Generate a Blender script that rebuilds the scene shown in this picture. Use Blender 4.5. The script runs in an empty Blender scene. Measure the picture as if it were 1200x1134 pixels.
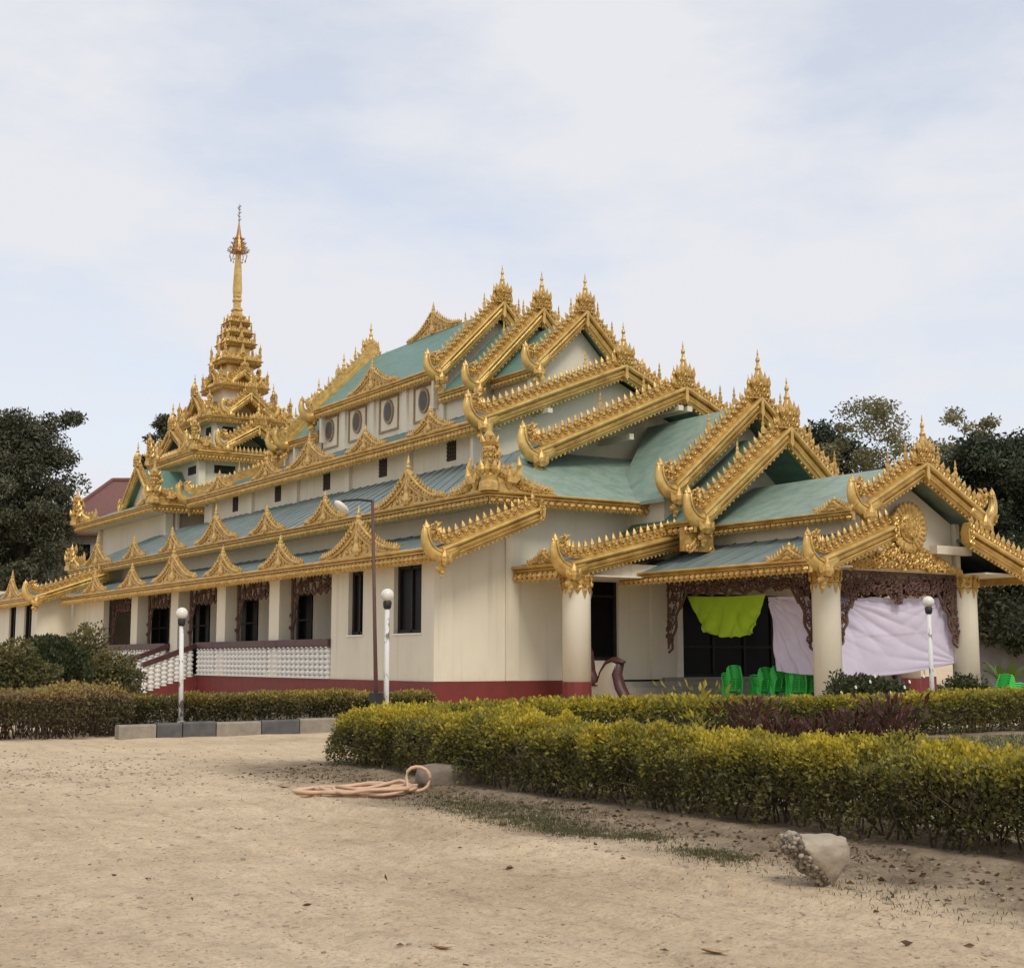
import bpy, math, random
import numpy as np
from math import sin, cos, pi, radians, tan, atan2, sqrt, hypot
random.seed(7)
RNG = np.random.default_rng(7)
S = bpy.context.scene
COL = S.collection

# ------------------------------------------------------------------ camera
cam_d = bpy.data.cameras.new('camera')
cam = bpy.data.objects.new('camera', cam_d)
COL.objects.link(cam)
cam.location = (0, 0, 1.6)
cam.rotation_euler = (radians(90 + 7.27), 0, radians(-33.2))
cam_d.sensor_width = 36.0
cam_d.sensor_fit = 'HORIZONTAL'
cam_d.lens = 36.0 * 1607 / 1200
cam_d.clip_end = 3000
S.camera = cam

# ------------------------------------------------------------------ world and sun
SUN_EL, SUN_AZ = radians(48), radians(193)      # azimuth clockwise from +Y
sun_dir = (sin(SUN_AZ) * cos(SUN_EL), cos(SUN_AZ) * cos(SUN_EL), sin(SUN_EL))
W = bpy.data.worlds.new('World')
S.world = W
W.use_nodes = True
nt = W.node_tree
nt.nodes.clear()
def wn(t, **k):
    n = nt.nodes.new(t)
    for a, v in k.items(): setattr(n, a, v)
    return n
out = wn('ShaderNodeOutputWorld')
sky = wn('ShaderNodeTexSky', sky_type='NISHITA', sun_disc=False, sun_elevation=SUN_EL, sun_rotation=SUN_AZ)
sky.air_density = 1.0; sky.dust_density = 1.0
bg1 = wn('ShaderNodeBackground'); bg1.inputs[1].default_value = 0.15
nt.links.new(sky.outputs[0], bg1.inputs[0])
bg2 = wn('ShaderNodeBackground'); bg2.inputs[1].default_value = 0.70
bg2.inputs[0].default_value = (0.945, 0.955, 1.0, 1)
tc = wn('ShaderNodeTexCoord')
mp = wn('ShaderNodeMapping'); mp.inputs['Scale'].default_value = (1.0, 1.0, 2.6); mp.inputs['Location'].default_value = (3.1, 1.7, 0.4)
nt.links.new(tc.outputs['Generated'], mp.inputs[0])
nz = wn('ShaderNodeTexNoise'); nz.inputs['Scale'].default_value = 3.6; nz.inputs['Detail'].default_value = 9; nz.inputs['Roughness'].default_value = 0.58
nt.links.new(mp.outputs[0], nz.inputs[0])
rp = wn('ShaderNodeValToRGB')
rp.color_ramp.elements[0].position = 0.36; rp.color_ramp.elements[0].color = (0.66, 0.66, 0.66, 1)
rp.color_ramp.elements[1].position = 0.58; rp.color_ramp.elements[1].color = (0.98, 0.98, 0.98, 1)
nt.links.new(nz.outputs[0], rp.inputs[0])
mx = wn('ShaderNodeMixShader')
nt.links.new(rp.outputs[0], mx.inputs[0]); nt.links.new(bg1.outputs[0], mx.inputs[1]); nt.links.new(bg2.outputs[0], mx.inputs[2])
nt.links.new(mx.outputs[0], out.inputs[0])

sd = bpy.data.lights.new('sun', 'SUN')
sd.energy = 1.35; sd.angle = radians(20); sd.color = (1.0, 0.93, 0.80)
sun = bpy.data.objects.new('sun', sd); COL.objects.link(sun)
from mathutils import Vector
sun.rotation_euler = Vector(sun_dir).to_track_quat('Z', 'Y').to_euler()

S.view_settings.view_transform = 'Standard'
S.view_settings.look = 'None'
S.view_settings.gamma = 1
S.view_settings.use_curve_mapping = False
S.view_settings.exposure = 0.30

# ------------------------------------------------------------------ materials
def nodes_of(name):
    m = bpy.data.materials.new(name); m.use_nodes = True
    n = m.node_tree
    return m, n, n.nodes['Principled BSDF']

def mat(name, col, rough=0.6, metal=0.0, var=0.15, scale=3.0, bump=0.0, bscale=30.0, spec=0.5, col2=None, stretch=(1, 1, 1), coord='Object', detail=6, transl=0.0, lo=0.3, hi=0.7):
    m, n, b = nodes_of(name)
    L = n.links.new
    tcn = n.nodes.new('ShaderNodeTexCoord')
    mpn = n.nodes.new('ShaderNodeMapping'); mpn.inputs['Scale'].default_value = stretch
    L(tcn.outputs[coord], mpn.inputs[0])
    no = n.nodes.new('ShaderNodeTexNoise'); no.inputs['Scale'].default_value = scale; no.inputs['Detail'].default_value = detail; no.inputs['Roughness'].default_value = 0.6
    L(mpn.outputs[0], no.inputs[0])
    cr = n.nodes.new('ShaderNodeValToRGB')
    c1 = tuple(max(0, c * (1 - var)) for c in col) if col2 is None else col2
    c2 = tuple(min(1, c * (1 + var)) for c in col) if col2 is None else col
    cr.color_ramp.elements[0].position = lo; cr.color_ramp.elements[0].color = (*c1, 1)
    cr.color_ramp.elements[1].position = hi; cr.color_ramp.elements[1].color = (*c2, 1)
    L(no.outputs[0], cr.inputs[0]); L(cr.outputs[0], b.inputs['Base Color'])
    b.inputs['Roughness'].default_value = rough; b.inputs['Metallic'].default_value = metal
    b.inputs['Specular IOR Level'].default_value = spec
    if bump:
        nb = n.nodes.new('ShaderNodeTexNoise'); nb.inputs['Scale'].default_value = bscale; nb.inputs['Detail'].default_value = 5
        L(mpn.outputs[0], nb.inputs[0])
        bu = n.nodes.new('ShaderNodeBump'); bu.inputs['Strength'].default_value = bump; bu.inputs['Distance'].default_value = 0.02
        L(nb.outputs[0], bu.inputs['Height']); L(bu.outputs[0], b.inputs['Normal'])
    return m

GOLD = mat('gold_paint', (0.76, 0.53, 0.18), rough=0.31, metal=0.45, var=0.2, scale=2.2, bump=0.3, bscale=24, col2=(0.44, 0.26, 0.065))
GOLDR = mat('gold_relief', (0.76, 0.53, 0.185), rough=0.32, metal=0.45, scale=5, bump=0.6, bscale=40, col2=(0.40, 0.22, 0.055))
CREAM = mat('cream_plaster', (0.76, 0.70, 0.565), rough=0.85, scale=0.7, bump=0.08, bscale=30, col2=(0.68, 0.625, 0.50), stretch=(1, 1, 0.35), spec=0.2)
def weather(m, amt=0.55):
    n = m.node_tree; b = n.nodes['Principled BSDF']; L = n.links.new
    src = b.inputs['Base Color'].links[0].from_socket
    tcn = n.nodes.new('ShaderNodeTexCoord')
    for st, sc, p0, p1, c in (((2.2, 2.2, 0.10), 1.6, 0.56, 0.72, (0.74, 0.71, 0.66)), ((1, 1, 0.7), 0.8, 0.55, 0.75, (0.86, 0.85, 0.82)), ((1, 1, 1), 9.0, 0.62, 0.72, (0.88, 0.86, 0.83))):
        mpn = n.nodes.new('ShaderNodeMapping'); mpn.inputs['Scale'].default_value = st; L(tcn.outputs['Object'], mpn.inputs[0])
        no = n.nodes.new('ShaderNodeTexNoise'); no.inputs['Scale'].default_value = sc; no.inputs['Detail'].default_value = 7; no.inputs['Roughness'].default_value = 0.65; L(mpn.outputs[0], no.inputs[0])
        cr = n.nodes.new('ShaderNodeValToRGB'); e = cr.color_ramp.elements; e[0].position = p0; e[0].color = (1, 1, 1, 1); e[1].position = p1; e[1].color = (*c, 1); L(no.outputs[0], cr.inputs[0])
        mi = n.nodes.new('ShaderNodeMix'); mi.data_type = 'RGBA'; mi.blend_type = 'MULTIPLY'; mi.inputs[0].default_value = amt
        L(src, mi.inputs[6]); L(cr.outputs[0], mi.inputs[7]); src = mi.outputs[2]
    L(src, b.inputs['Base Color'])
weather(CREAM)
TRIM = mat('white_trim', (0.80, 0.77, 0.69), rough=0.7, var=0.08, scale=3)
PLINTH = mat('red_plinth', (0.20, 0.030, 0.026), rough=0.65, scale=1.5, col2=(0.15, 0.024, 0.02))
weather(PLINTH, 0.6)
ROOF = mat('green_roof', (0.145, 0.26, 0.215), rough=0.5, scale=1.3, bump=0.4, bscale=9, col2=(0.10, 0.205, 0.165), stretch=(3.5, 0.7, 3.5), lo=0.35, hi=0.65, detail=8)
ROOFF = mat('faded_green_roof', (0.27, 0.35, 0.285), rough=0.5, scale=1.4, bump=0.4, bscale=9, col2=(0.17, 0.265, 0.215), stretch=(1.6, 1.2, 1.6), lo=0.3, hi=0.62, detail=8)
ROOFB = mat('weathered_sheen_roof', (0.235, 0.28, 0.27), rough=0.42, scale=1.3, bump=0.3, bscale=8, col2=(0.115, 0.165, 0.16), stretch=(0.5, 2.6, 0.5), detail=8)  # weathered green; the sky's reflection is mixed into the grey-blue colour
for m_ in (ROOF, ROOFF, ROOFB): weather(m_, 0.8)
WOOD = mat('carved_wood', (0.15, 0.078, 0.056), rough=0.65, scale=5, bump=0.4, bscale=30, col2=(0.085, 0.042, 0.032))
DARK = mat('dark_interior', (0.018, 0.015, 0.014), rough=0.8, var=0.3)
FRAME = mat('black_frame', (0.028, 0.024, 0.022), rough=0.5, var=0.2, spec=0.12)
GLASS = mat('dark_glass', (0.007, 0.007, 0.008), rough=0.3, var=0.2, spec=0.07)
BALU = mat('white_baluster', (0.80, 0.79, 0.76), rough=0.6, scale=4, col2=(0.66, 0.65, 0.61))
RAIL = mat('maroon_rail', (0.075, 0.026, 0.026), rough=0.5, var=0.25, scale=4)
STEP = mat('grey_step', (0.36, 0.33, 0.28), rough=0.85, scale=2.5, col2=(0.26, 0.235, 0.20), bump=0.1)
CHAIR = mat('green_plastic', (0.05, 0.56, 0.09), rough=0.35, var=0.12, scale=2)
PURPLE = mat('lilac_cloth', (0.63, 0.57, 0.69), rough=0.85, var=0.05, scale=2, spec=0.15)
LIME = mat('lime_cloth', (0.40, 0.60, 0.04), rough=0.85, var=0.08, scale=2, spec=0.15)
WPOLE = mat('peeling_white_pole', (0.72, 0.71, 0.68), rough=0.6, scale=3.6, col2=(0.17, 0.14, 0.12), lo=0.42, hi=0.48, stretch=(1.8, 1.8, 0.9))
GLOBE = mat('opal_globe', (0.76, 0.72, 0.63), rough=0.25, var=0.06, scale=5)
RUST = mat('rusty_pole', (0.13, 0.055, 0.04), rough=0.6, scale=6, col2=(0.08, 0.045, 0.04))
METALG = mat('grey_metal', (0.30, 0.30, 0.31), rough=0.45, metal=0.6, var=0.2)
BLACKP = mat('black_paint', (0.02, 0.02, 0.021), rough=0.5, var=0.3)
KERBB = mat('kerb_black_paint', (0.075, 0.075, 0.078), rough=0.85, scale=5, col2=(0.13, 0.122, 0.11), bump=0.3, bscale=18)
KERBW = mat('kerb_worn_white', (0.34, 0.30, 0.23), rough=0.9, scale=5, col2=(0.22, 0.19, 0.15), bump=0.3, bscale=18)
ROCKP = mat('rock_pale', (0.44, 0.37, 0.28), rough=0.9, scale=5, col2=(0.30, 0.25, 0.19), bump=0.5, bscale=22)
ROCKD = mat('rock_rubble', (0.25, 0.205, 0.15), rough=0.95, scale=9, col2=(0.13, 0.105, 0.08), bump=0.8, bscale=30)
STONE = mat('brown_stone', (0.27, 0.22, 0.165), rough=0.9, scale=5, col2=(0.14, 0.112, 0.085), bump=0.5, bscale=20)
HOSE = mat('peach_hose', (0.62, 0.40, 0.255), rough=0.45, var=0.12, scale=4)
BARK = mat('bark', (0.085, 0.065, 0.05), rough=0.95, scale=4, col2=(0.05, 0.038, 0.03), stretch=(3, 3, 0.7), bump=0.6, bscale=12)
BARKG = mat('pale_bark', (0.17, 0.145, 0.12), rough=0.95, scale=4, col2=(0.10, 0.085, 0.07), stretch=(3, 3, 0.7))
TWIG = mat('hedge_twig', (0.075, 0.052, 0.034), rough=0.95, var=0.3, scale=8)
DRYLEAF = mat('dry_leaf', (0.22, 0.115, 0.05), rough=0.8, var=0.3, scale=20)
CLOD = mat('dirt_clod', (0.46, 0.36, 0.25), rough=0.95, col2=(0.27, 0.20, 0.135), scale=5)
PEBBLE = mat('pebble', (0.36, 0.30, 0.23), rough=0.9, col2=(0.20, 0.165, 0.12), scale=4)
TILE = mat('pink_tile_roof', (0.27, 0.13, 0.11), rough=0.85, scale=14, col2=(0.12, 0.05, 0.045), detail=8, bump=0.5, bscale=20)
HOUSEW = mat('house_wall', (0.34, 0.32, 0.29), rough=0.9, var=0.1)
FENCEW = mat('grey_fence_wall', (0.20, 0.185, 0.165), rough=0.9, scale=1.2, col2=(0.11, 0.10, 0.09))
FLOWER = mat('white_petal', (0.8, 0.78, 0.72), rough=0.7, var=0.05)
SOIL = mat('garden_soil', (0.145, 0.105, 0.068), rough=0.95, scale=2.0, col2=(0.09, 0.066, 0.044), bump=0.8, bscale=18)

def leafmat(name, stops, rough=0.5, transl=0.25):
    """leaf colours drawn from the per-leaf attribute 'tint' (0..1)"""
    m, n, b = nodes_of(name)
    a = n.nodes.new('ShaderNodeAttribute'); a.attribute_name = 'tint'
    cr = n.nodes.new('ShaderNodeValToRGB')
    e = cr.color_ramp.elements
    while len(e) < len(stops): e.new(0.5)
    for k, (p, c) in enumerate(stops):
        e[k].position = p; e[k].color = (*c, 1)
    n.links.new(a.outputs['Fac'], cr.inputs[0])
    n.links.new(cr.outputs[0], b.inputs['Base Color'])
    b.inputs['Roughness'].default_value = rough
    b.inputs['Specular IOR Level'].default_value = 0.3
    if transl:
        t = n.nodes.new('ShaderNodeBsdfTranslucent'); n.links.new(cr.outputs[0], t.inputs[0])
        mxs = n.nodes.new('ShaderNodeMixShader'); mxs.inputs[0].default_value = transl
        n.links.new(b.outputs[0], mxs.inputs[1]); n.links.new(t.outputs[0], mxs.inputs[2])
        n.links.new(mxs.outputs[0], n.nodes['Material Output'].inputs[0])
    return m
L_HEDGE = leafmat('duranta_leaf', [(0.0, (0.13, 0.10, 0.05)), (0.14, (0.115, 0.118, 0.042)), (0.34, (0.20, 0.19, 0.050)), (0.58, (0.31, 0.265, 0.042)), (0.85, (0.50, 0.39, 0.038)), (1.0, (0.66, 0.51, 0.055))], transl=0.38)
L_HEDGE2 = leafmat('dull_duranta_leaf', [(0.0, (0.07, 0.065, 0.032)), (0.35, (0.14, 0.125, 0.045)), (0.7, (0.26, 0.20, 0.05)), (1.0, (0.42, 0.31, 0.06))])
L_DRYH = leafmat('dry_hedge_leaf', [(0.0, (0.09, 0.08, 0.04)), (0.4, (0.20, 0.155, 0.07)), (0.75, (0.28, 0.18, 0.085)), (1.0, (0.38, 0.28, 0.075))])
L_DARK = leafmat('dark_tree_leaf', [(0.0, (0.032, 0.040, 0.022)), (0.6, (0.064, 0.078, 0.038)), (1.0, (0.15, 0.155, 0.08))], transl=0.2)
L_GREY = leafmat('dusty_tree_leaf', [(0.0, (0.050, 0.053, 0.030)), (0.6, (0.105, 0.105, 0.060)), (1.0, (0.22, 0.20, 0.12))], transl=0.18)
L_LIGHT = leafmat('feathery_leaf', [(0.0, (0.13, 0.125, 0.06)), (0.6, (0.27, 0.24, 0.11)), (1.0, (0.40, 0.34, 0.17))], transl=0.4)
L_BUSH = leafmat('bush_leaf', [(0.0, (0.030, 0.038, 0.015)), (0.6, (0.058, 0.070, 0.026)), (1.0, (0.10, 0.115, 0.042))])
L_SHRUB = leafmat('shrub_leaf', [(0.0, (0.06, 0.066, 0.03)), (0.6, (0.13, 0.125, 0.045)), (1.0, (0.26, 0.19, 0.07))])
L_RED = leafmat('cordyline_leaf', [(0.0, (0.055, 0.03, 0.022)), (0.45, (0.14, 0.045, 0.04)), (0.75, (0.115, 0.07, 0.045)), (1.0, (0.12, 0.105, 0.05))])
L_GRASS = leafmat('grass_blade', [(0.0, (0.07, 0.078, 0.032)), (0.6, (0.13, 0.13, 0.055)), (1.0, (0.24, 0.20, 0.10))])
L_BAN = leafmat('banana_leaf', [(0.0, (0.10, 0.17, 0.03)), (1.0, (0.22, 0.28, 0.05))])

# ground: sandy drive, darker soil along the hedge, with wheel-track streaks running along the hedge
def ground_material():
    m, n, b = nodes_of('sandy_ground'); L = n.links.new
    tcn = n.nodes.new('ShaderNodeTexCoord')
    def noise(scale, det=6, stretch=(1, 1, 1), rough=0.6):
        mpn = n.nodes.new('ShaderNodeMapping'); mpn.inputs['Scale'].default_value = stretch
        L(tcn.outputs['Object'], mpn.inputs[0])
        no = n.nodes.new('ShaderNodeTexNoise'); no.inputs['Scale'].default_value = scale; no.inputs['Detail'].default_value = det; no.inputs['Roughness'].default_value = rough
        L(mpn.outputs[0], no.inputs[0]); return no.outputs[0]
    def ramp(x, p0, c0, p1, c1):
        cr = n.nodes.new('ShaderNodeValToRGB'); e = cr.color_ramp.elements
        e[0].position = p0; e[0].color = (*c0, 1); e[1].position = p1; e[1].color = (*c1, 1)
        L(x, cr.inputs[0]); return cr.outputs[0]
    def mix(f, a, c, mode='MIX', fac=None):
        mi = n.nodes.new('ShaderNodeMix'); mi.data_type = 'RGBA'; mi.blend_type = mode
        if f is None: mi.inputs[0].default_value = fac
        else: L(f, mi.inputs[0])
        L(a, mi.inputs[6]); L(c, mi.inputs[7]); return mi.outputs[2]
    def math_(op, a, c=None, v=None):
        mm = n.nodes.new('ShaderNodeMath'); mm.operation = op
        L(a, mm.inputs[0])
        if c is not None: L(c, mm.inputs[1])
        if v is not None: mm.inputs[1].default_value = v
        return mm.outputs[0]
    W3 = lambda v: (v, v, v)
    base = ramp(noise(0.45, 8), 0.32, (0.58, 0.44, 0.285), 0.68, (0.72, 0.565, 0.385))
    streak = ramp(noise(1.3, 8, (2.6, 0.45, 1), 0.7), 0.36, W3(0.80), 0.56, W3(1.04))
    c = mix(None, base, streak, 'MULTIPLY', 0.6)
    fine = ramp(noise(30, 6, (1, 1, 1), 0.75), 0.34, W3(0.58), 0.52, W3(1.08))
    c = mix(None, c, fine, 'MULTIPLY', 0.7)
    mid = ramp(noise(6, 9, (1, 1, 1), 0.75), 0.36, W3(0.74), 0.52, W3(1.05))
    c = mix(None, c, mid, 'MULTIPLY', 0.7)
    crumbs = ramp(noise(13, 3, (1.2, 0.8, 1)), 0.30, (0.34, 0.27, 0.20), 0.35, W3(1.0))
    c = mix(None, c, crumbs, 'MULTIPLY', 0.75)
    # damp / earthy band beside the hedge (x > about 7)
    sep = n.nodes.new('ShaderNodeSeparateXYZ'); L(tcn.outputs['Object'], sep.inputs[0])
    wob = math_('MULTIPLY', math_('SUBTRACT', noise(0.9, 5), v=0.5), v=2.4)
    xx = math_('ADD', sep.outputs[0], wob)
    mr = n.nodes.new('ShaderNodeMapRange'); mr.inputs[1].default_value = 7.0; mr.inputs[2].default_value = 8.0; L(xx, mr.inputs[0])
    ylim = n.nodes.new('ShaderNodeMapRange'); ylim.inputs[1].default_value = 21.5; ylim.inputs[2].default_value = 19.0; L(math_('ADD', sep.outputs[1], wob), ylim.inputs[0])
    msk = math_('MULTIPLY', mr.outputs[0], ylim.outputs[0])
    earth = ramp(noise(2.5, 8), 0.35, (0.16, 0.118, 0.078), 0.66, (0.36, 0.275, 0.185))
    earth = mix(None, earth, fine, 'MULTIPLY', 0.8)
    c = mix(math_('MULTIPLY', msk, v=0.92), c, earth)
    patch = ramp(noise(0.22, 5, (1, 1.3, 1), 0.6), 0.52, W3(1.0), 0.66, (0.80, 0.77, 0.74))
    c = mix(None, c, patch, 'MULTIPLY', 0.9)
    scuff = ramp(noise(2.6, 10, (1.6, 0.7, 1), 0.8), 0.60, W3(1.0), 0.68, (0.66, 0.61, 0.55))
    c = mix(None, c, scuff, 'MULTIPLY', 0.8)
    L(c, b.inputs['Base Color'])
    b.inputs['Roughness'].default_value = 0.95; b.inputs['Specular IOR Level'].default_value = 0.15
    bu = n.nodes.new('ShaderNodeBump'); bu.inputs['Strength'].default_value = 0.9; bu.inputs['Distance'].default_value = 0.045
    hh = math_('ADD', math_('MULTIPLY', noise(14, 8, (1, 1, 1), 0.75), v=0.9), noise(2.2, 6, (1.6, 0.5, 1), 0.65))
    L(hh, bu.inputs['Height']); L(bu.outputs[0], b.inputs['Normal'])
    return m
GROUND = ground_material()
LAWN = mat('dry_lawn', (0.24, 0.21, 0.09), rough=0.95, scale=3, col2=(0.15, 0.14, 0.055), bump=0.8, bscale=25)

# ------------------------------------------------------------------ mesh builder
class MB:
    def __init__(s): s.v = []; s.f = []; s.n = 0; s.mi = []; s.cur = 0
    def add(s, V, F):
        V = np.asarray(V, float).reshape(-1, 3); k = s.n
        s.v.append(V); s.f += [tuple(i + k for i in f) for f in F]; s.mi += [s.cur] * len(F); s.n += len(V)
        return s
    def box(s, x0, x1, y0, y1, z0, z1):
        V = [(x, y, z) for z in (z0, z1) for y in (y0, y1) for x in (x0, x1)]
        return s.add(V, [(0, 2, 3, 1), (4, 5, 7, 6), (0, 1, 5, 4), (2, 6, 7, 3), (0, 4, 6, 2), (1, 3, 7, 5)])
    def quad(s, a, b, c, d): return s.add([a, b, c, d], [(0, 1, 2, 3)])
    def prism(s, poly, fr, w0, w1):
        """poly: 2D points in frame fr=(O,u,v,n), extruded from n*w0 to n*w1"""
        O, u, v, n = [np.asarray(q, float) for q in fr]
        P = np.array([O + u * a + v * b for a, b in poly]); k = len(poly)
        V = np.vstack([P + n * w0, P + n * w1])
        F = [tuple(range(k))[::-1], tuple(range(k, 2 * k))] + [(i, (i + 1) % k, k + (i + 1) % k, k + i) for i in range(k)]
        return s.add(V, F)
    def sheet(s, poly3, th=0.08, down=(0, 0, -1)):
        P = np.asarray(poly3, float); k = len(P); D = np.asarray(down, float) * th
        return s.add(np.vstack([P, P + D]), [tuple(range(k)), tuple(range(k, 2 * k))[::-1]] + [(i, k + i, k + (i + 1) % k, (i + 1) % k) for i in range(k)])
    def sweep(s, prof, p0, p1, a0, b0, a1=None, b1=None, closed=True):
        """profile (list of (s,t)) carried from p0 to p1, with section axes a,b at each end"""
        a1 = a0 if a1 is None else a1; b1 = b0 if b1 is None else b1
        p0, p1, a0, b0, a1, b1 = [np.asarray(q, float) for q in (p0, p1, a0, b0, a1, b1)]
        k = len(prof)
        V = [p0 + a0 * x + b0 * y for x, y in prof] + [p1 + a1 * x + b1 * y for x, y in prof]
        F = [(i, (i + 1) % k, k + (i + 1) % k, k + i) for i in range(k if closed else k - 1)]
        if closed: F += [tuple(range(k))[::-1], tuple(range(k, 2 * k))]
        return s.add(V, F)
    def tube(s, pts, r, n=6, flat=None, cap=True):
        """r scalar or list; flat=(axis, ratio) squashes the section along axis"""
        P = np.asarray(pts, float); m = len(P)
        R = [r] * m if np.isscalar(r) else r
        T = np.gradient(P, axis=0); T /= (np.linalg.norm(T, axis=1)[:, None] + 1e-9)
        ref = np.array([0, 0, 1.0]) if abs(T[0][2]) < 0.9 else np.array([1.0, 0, 0])
        if flat is not None: ref = np.asarray(flat[0], float)
        V = []
        for i in range(m):
            b = ref - T[i] * (ref @ T[i])
            if np.linalg.norm(b) < 1e-5: b = np.cross(T[i], [0.3, 0.5, 0.8])
            b /= np.linalg.norm(b); c = np.cross(T[i], b)
            fb = flat[1] if flat is not None else 1.0
            for k in range(n):
                a = 2 * pi * k / n
                V.append(P[i] + (b * cos(a) * fb + c * sin(a)) * R[i])
        F = [(i * n + k, i * n + (k + 1) % n, (i + 1) * n + (k + 1) % n, (i + 1) * n + k) for i in range(m - 1) for k in range(n)]
        if cap: F += [tuple(range(n))[::-1], tuple(range((m - 1) * n, m * n))]
        return s.add(V, F)
    def lathe(s, prof, O, n=8, axis=(0, 0, 1), u=(1, 0, 0), rot=0.0, squash=1.0):
        ax = np.asarray(axis, float); u = np.asarray(u, float); w = np.cross(ax, u) * squash; O = np.asarray(O, float)
        V = []
        for r, z in prof:
            for k in range(n):
                a = 2 * pi * k / n + rot
                V.append(O + ax * z + (u * cos(a) + w * sin(a)) * r)
        m = len(prof)
        F = [(i * n + k, i * n + (k + 1) % n, (i + 1) * n + (k + 1) % n, (i + 1) * n + k) for i in range(m - 1) for k in range(n)]
        F += [tuple(range(n))[::-1], tuple(range((m - 1) * n, m * n))]
        return s.add(V, F)
    def flame(s, O, up, u, n_, h, r):
        """small bud-shaped leaf standing on O"""
        return s.lathe([(r * 0.45, -0.02), (r, h * 0.3), (r * 0.72, h * 0.55), (r * 0.18, h * 0.85), (0.004, h)], O, 5, up, u, 0.4, 0.8)
    def curl(s, O, u, v, n, r, ph=0.0, turn=1.5, sgn=1, th=0.3, sides=4, seg=8):
        O, u, v, n = [np.asarray(q, float) for q in (O, u, v, n)]
        pts = []; rr = []
        for i in range(seg):
            f = i / (seg - 1); a = ph + sgn * f * turn * 2 * pi * 0.75; q = r * (1 - 0.72 * f)
            pts.append(O + (u * cos(a) + v * sin(a)) * q + n * r * 0.25 * f); rr.append(r * th * (1.0 - 0.25 * f))
        return s.tube(pts, rr, sides, flat=(n, 1.0))
    def ball(s, O, r, n=6, m=4, sc=(1, 1, 1)):
        prof = [(r * sin(pi * i / m) if 0 < i < m else 0.001, -r * cos(pi * i / m)) for i in range(m + 1)]
        V0 = s.n; s.lathe(prof, (0, 0, 0), n)
        s.v[-1] = s.v[-1] * np.asarray(sc) + np.asarray(O, float); return s
    def mesh(s, name, mats, smooth=False):
        me = bpy.data.meshes.new(name)
        me.from_pydata(np.vstack(s.v).tolist(), [], s.f)
        for m in (mats if isinstance(mats, (list, tuple)) else [mats]): me.materials.append(m)
        if max(s.mi) > 0: me.polygons.foreach_set('material_index', s.mi)
        if smooth: me.polygons.foreach_set('use_smooth', [True] * len(s.f))
        me.update(); return me
    def obj(s, name, mats, parent=None, kind=None, smooth=False, label=None):
        o = bpy.data.objects.new(name, s.mesh(name, mats, smooth)); COL.objects.link(o)
        if parent is not None:
            o.parent = parent
            L = wloc(parent)
            for k in range(len(s.v)): pass
            o.data.transform(__import__('mathutils').Matrix.Translation(-L))
        if kind: o['kind'] = kind
        if label: o['label'] = label
        return o

def wloc(o):
    L = Vector((0, 0, 0))
    while o is not None: L = L + Vector(o.location); o = o.parent
    return L

def thing(name, label, cat, loc=(0, 0, 0), rz=0.0, group=None):
    o = bpy.data.objects.new(name, None); COL.objects.link(o)
    o.empty_display_size = 0.3
    o.location = loc; o.rotation_euler = (0, 0, rz)
    return tag(o, label, cat, group)
def tag(o, label, cat=None, group=None, kind=None):
    o['label'] = label
    if cat: o['category'] = cat
    if group: o['group'] = group
    if kind: o['kind'] = kind
    return o
def inst(name, me, parent, loc, rz=0.0, sc=None, label=None, kind=None):
    """a part that shares mesh data; loc in world coordinates (parent unrotated)"""
    o = bpy.data.objects.new(name, me); COL.objects.link(o)
    if parent is not None:
        o.parent = parent; o.location = Vector(loc) - wloc(parent)
    else: o.location = loc
    o.rotation_euler = (0, 0, rz)
    if sc: o.scale = sc
    if label: o['label'] = label
    if kind: o['kind'] = kind
    return o
def struct(name, mb, m, smooth=False):
    o = mb.obj(name, m, None, 'structure', smooth); return o

# leaves: every leaf is a small folded quad; arrays straight into the mesh
def leaf_obj(name, P, D, size, tint, m, parent=None, kind=None, aspect=0.55, fold=0.25):
    """P (N,3) leaf bases, D (N,3) direction; size (N,), tint (N,)"""
    N = len(P); P = np.asarray(P, float)
    D = D / (np.linalg.norm(D, axis=1)[:, None] + 1e-9)
    A = RNG.normal(size=(N, 3)); B = np.cross(D, A); B /= (np.linalg.norm(B, axis=1)[:, None] + 1e-9)
    Nn = np.cross(D, B)
    s_ = size[:, None]
    v0 = P; v1 = P + D * s_ * 0.5 + B * s_ * aspect * 0.5 + Nn * s_ * fold * 0.5
    v2 = P + D * s_; v3 = P + D * s_ * 0.5 - B * s_ * aspect * 0.5 + Nn * s_ * fold * 0.5
    V = np.stack([v0, v1, v2, v3], 1).reshape(-1, 3)
    L = Vector((0, 0, 0)) if parent is None else wloc(parent)
    V = V - np.array(L)
    me = bpy.data.meshes.new(name)
    me.vertices.add(4 * N); me.vertices.foreach_set('co', V.astype(np.float32).ravel())
    idx = np.arange(4 * N).reshape(N, 4)
    tri = np.stack([idx[:, [0, 1, 2]], idx[:, [0, 2, 3]]], 1).reshape(-1)
    me.loops.add(6 * N); me.loops.foreach_set('vertex_index', tri.astype(np.int32))
    me.polygons.add(2 * N); me.polygons.foreach_set('loop_start', np.arange(0, 6 * N, 3, dtype=np.int32))
    try: me.polygons.foreach_set('loop_total', np.full(2 * N, 3, dtype=np.int32))
    except Exception: pass
    me.update(calc_edges=True)
    at = me.attributes.new('tint', 'FLOAT', 'POINT'); at.data.foreach_set('value', np.repeat(np.clip(tint, 0, 1), 4).astype(np.float32))
    me.materials.append(m)
    o = bpy.data.objects.new(name, me); COL.objects.link(o)
    if parent is not None: o.parent = parent
    if kind: o['kind'] = kind
    return o
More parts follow.
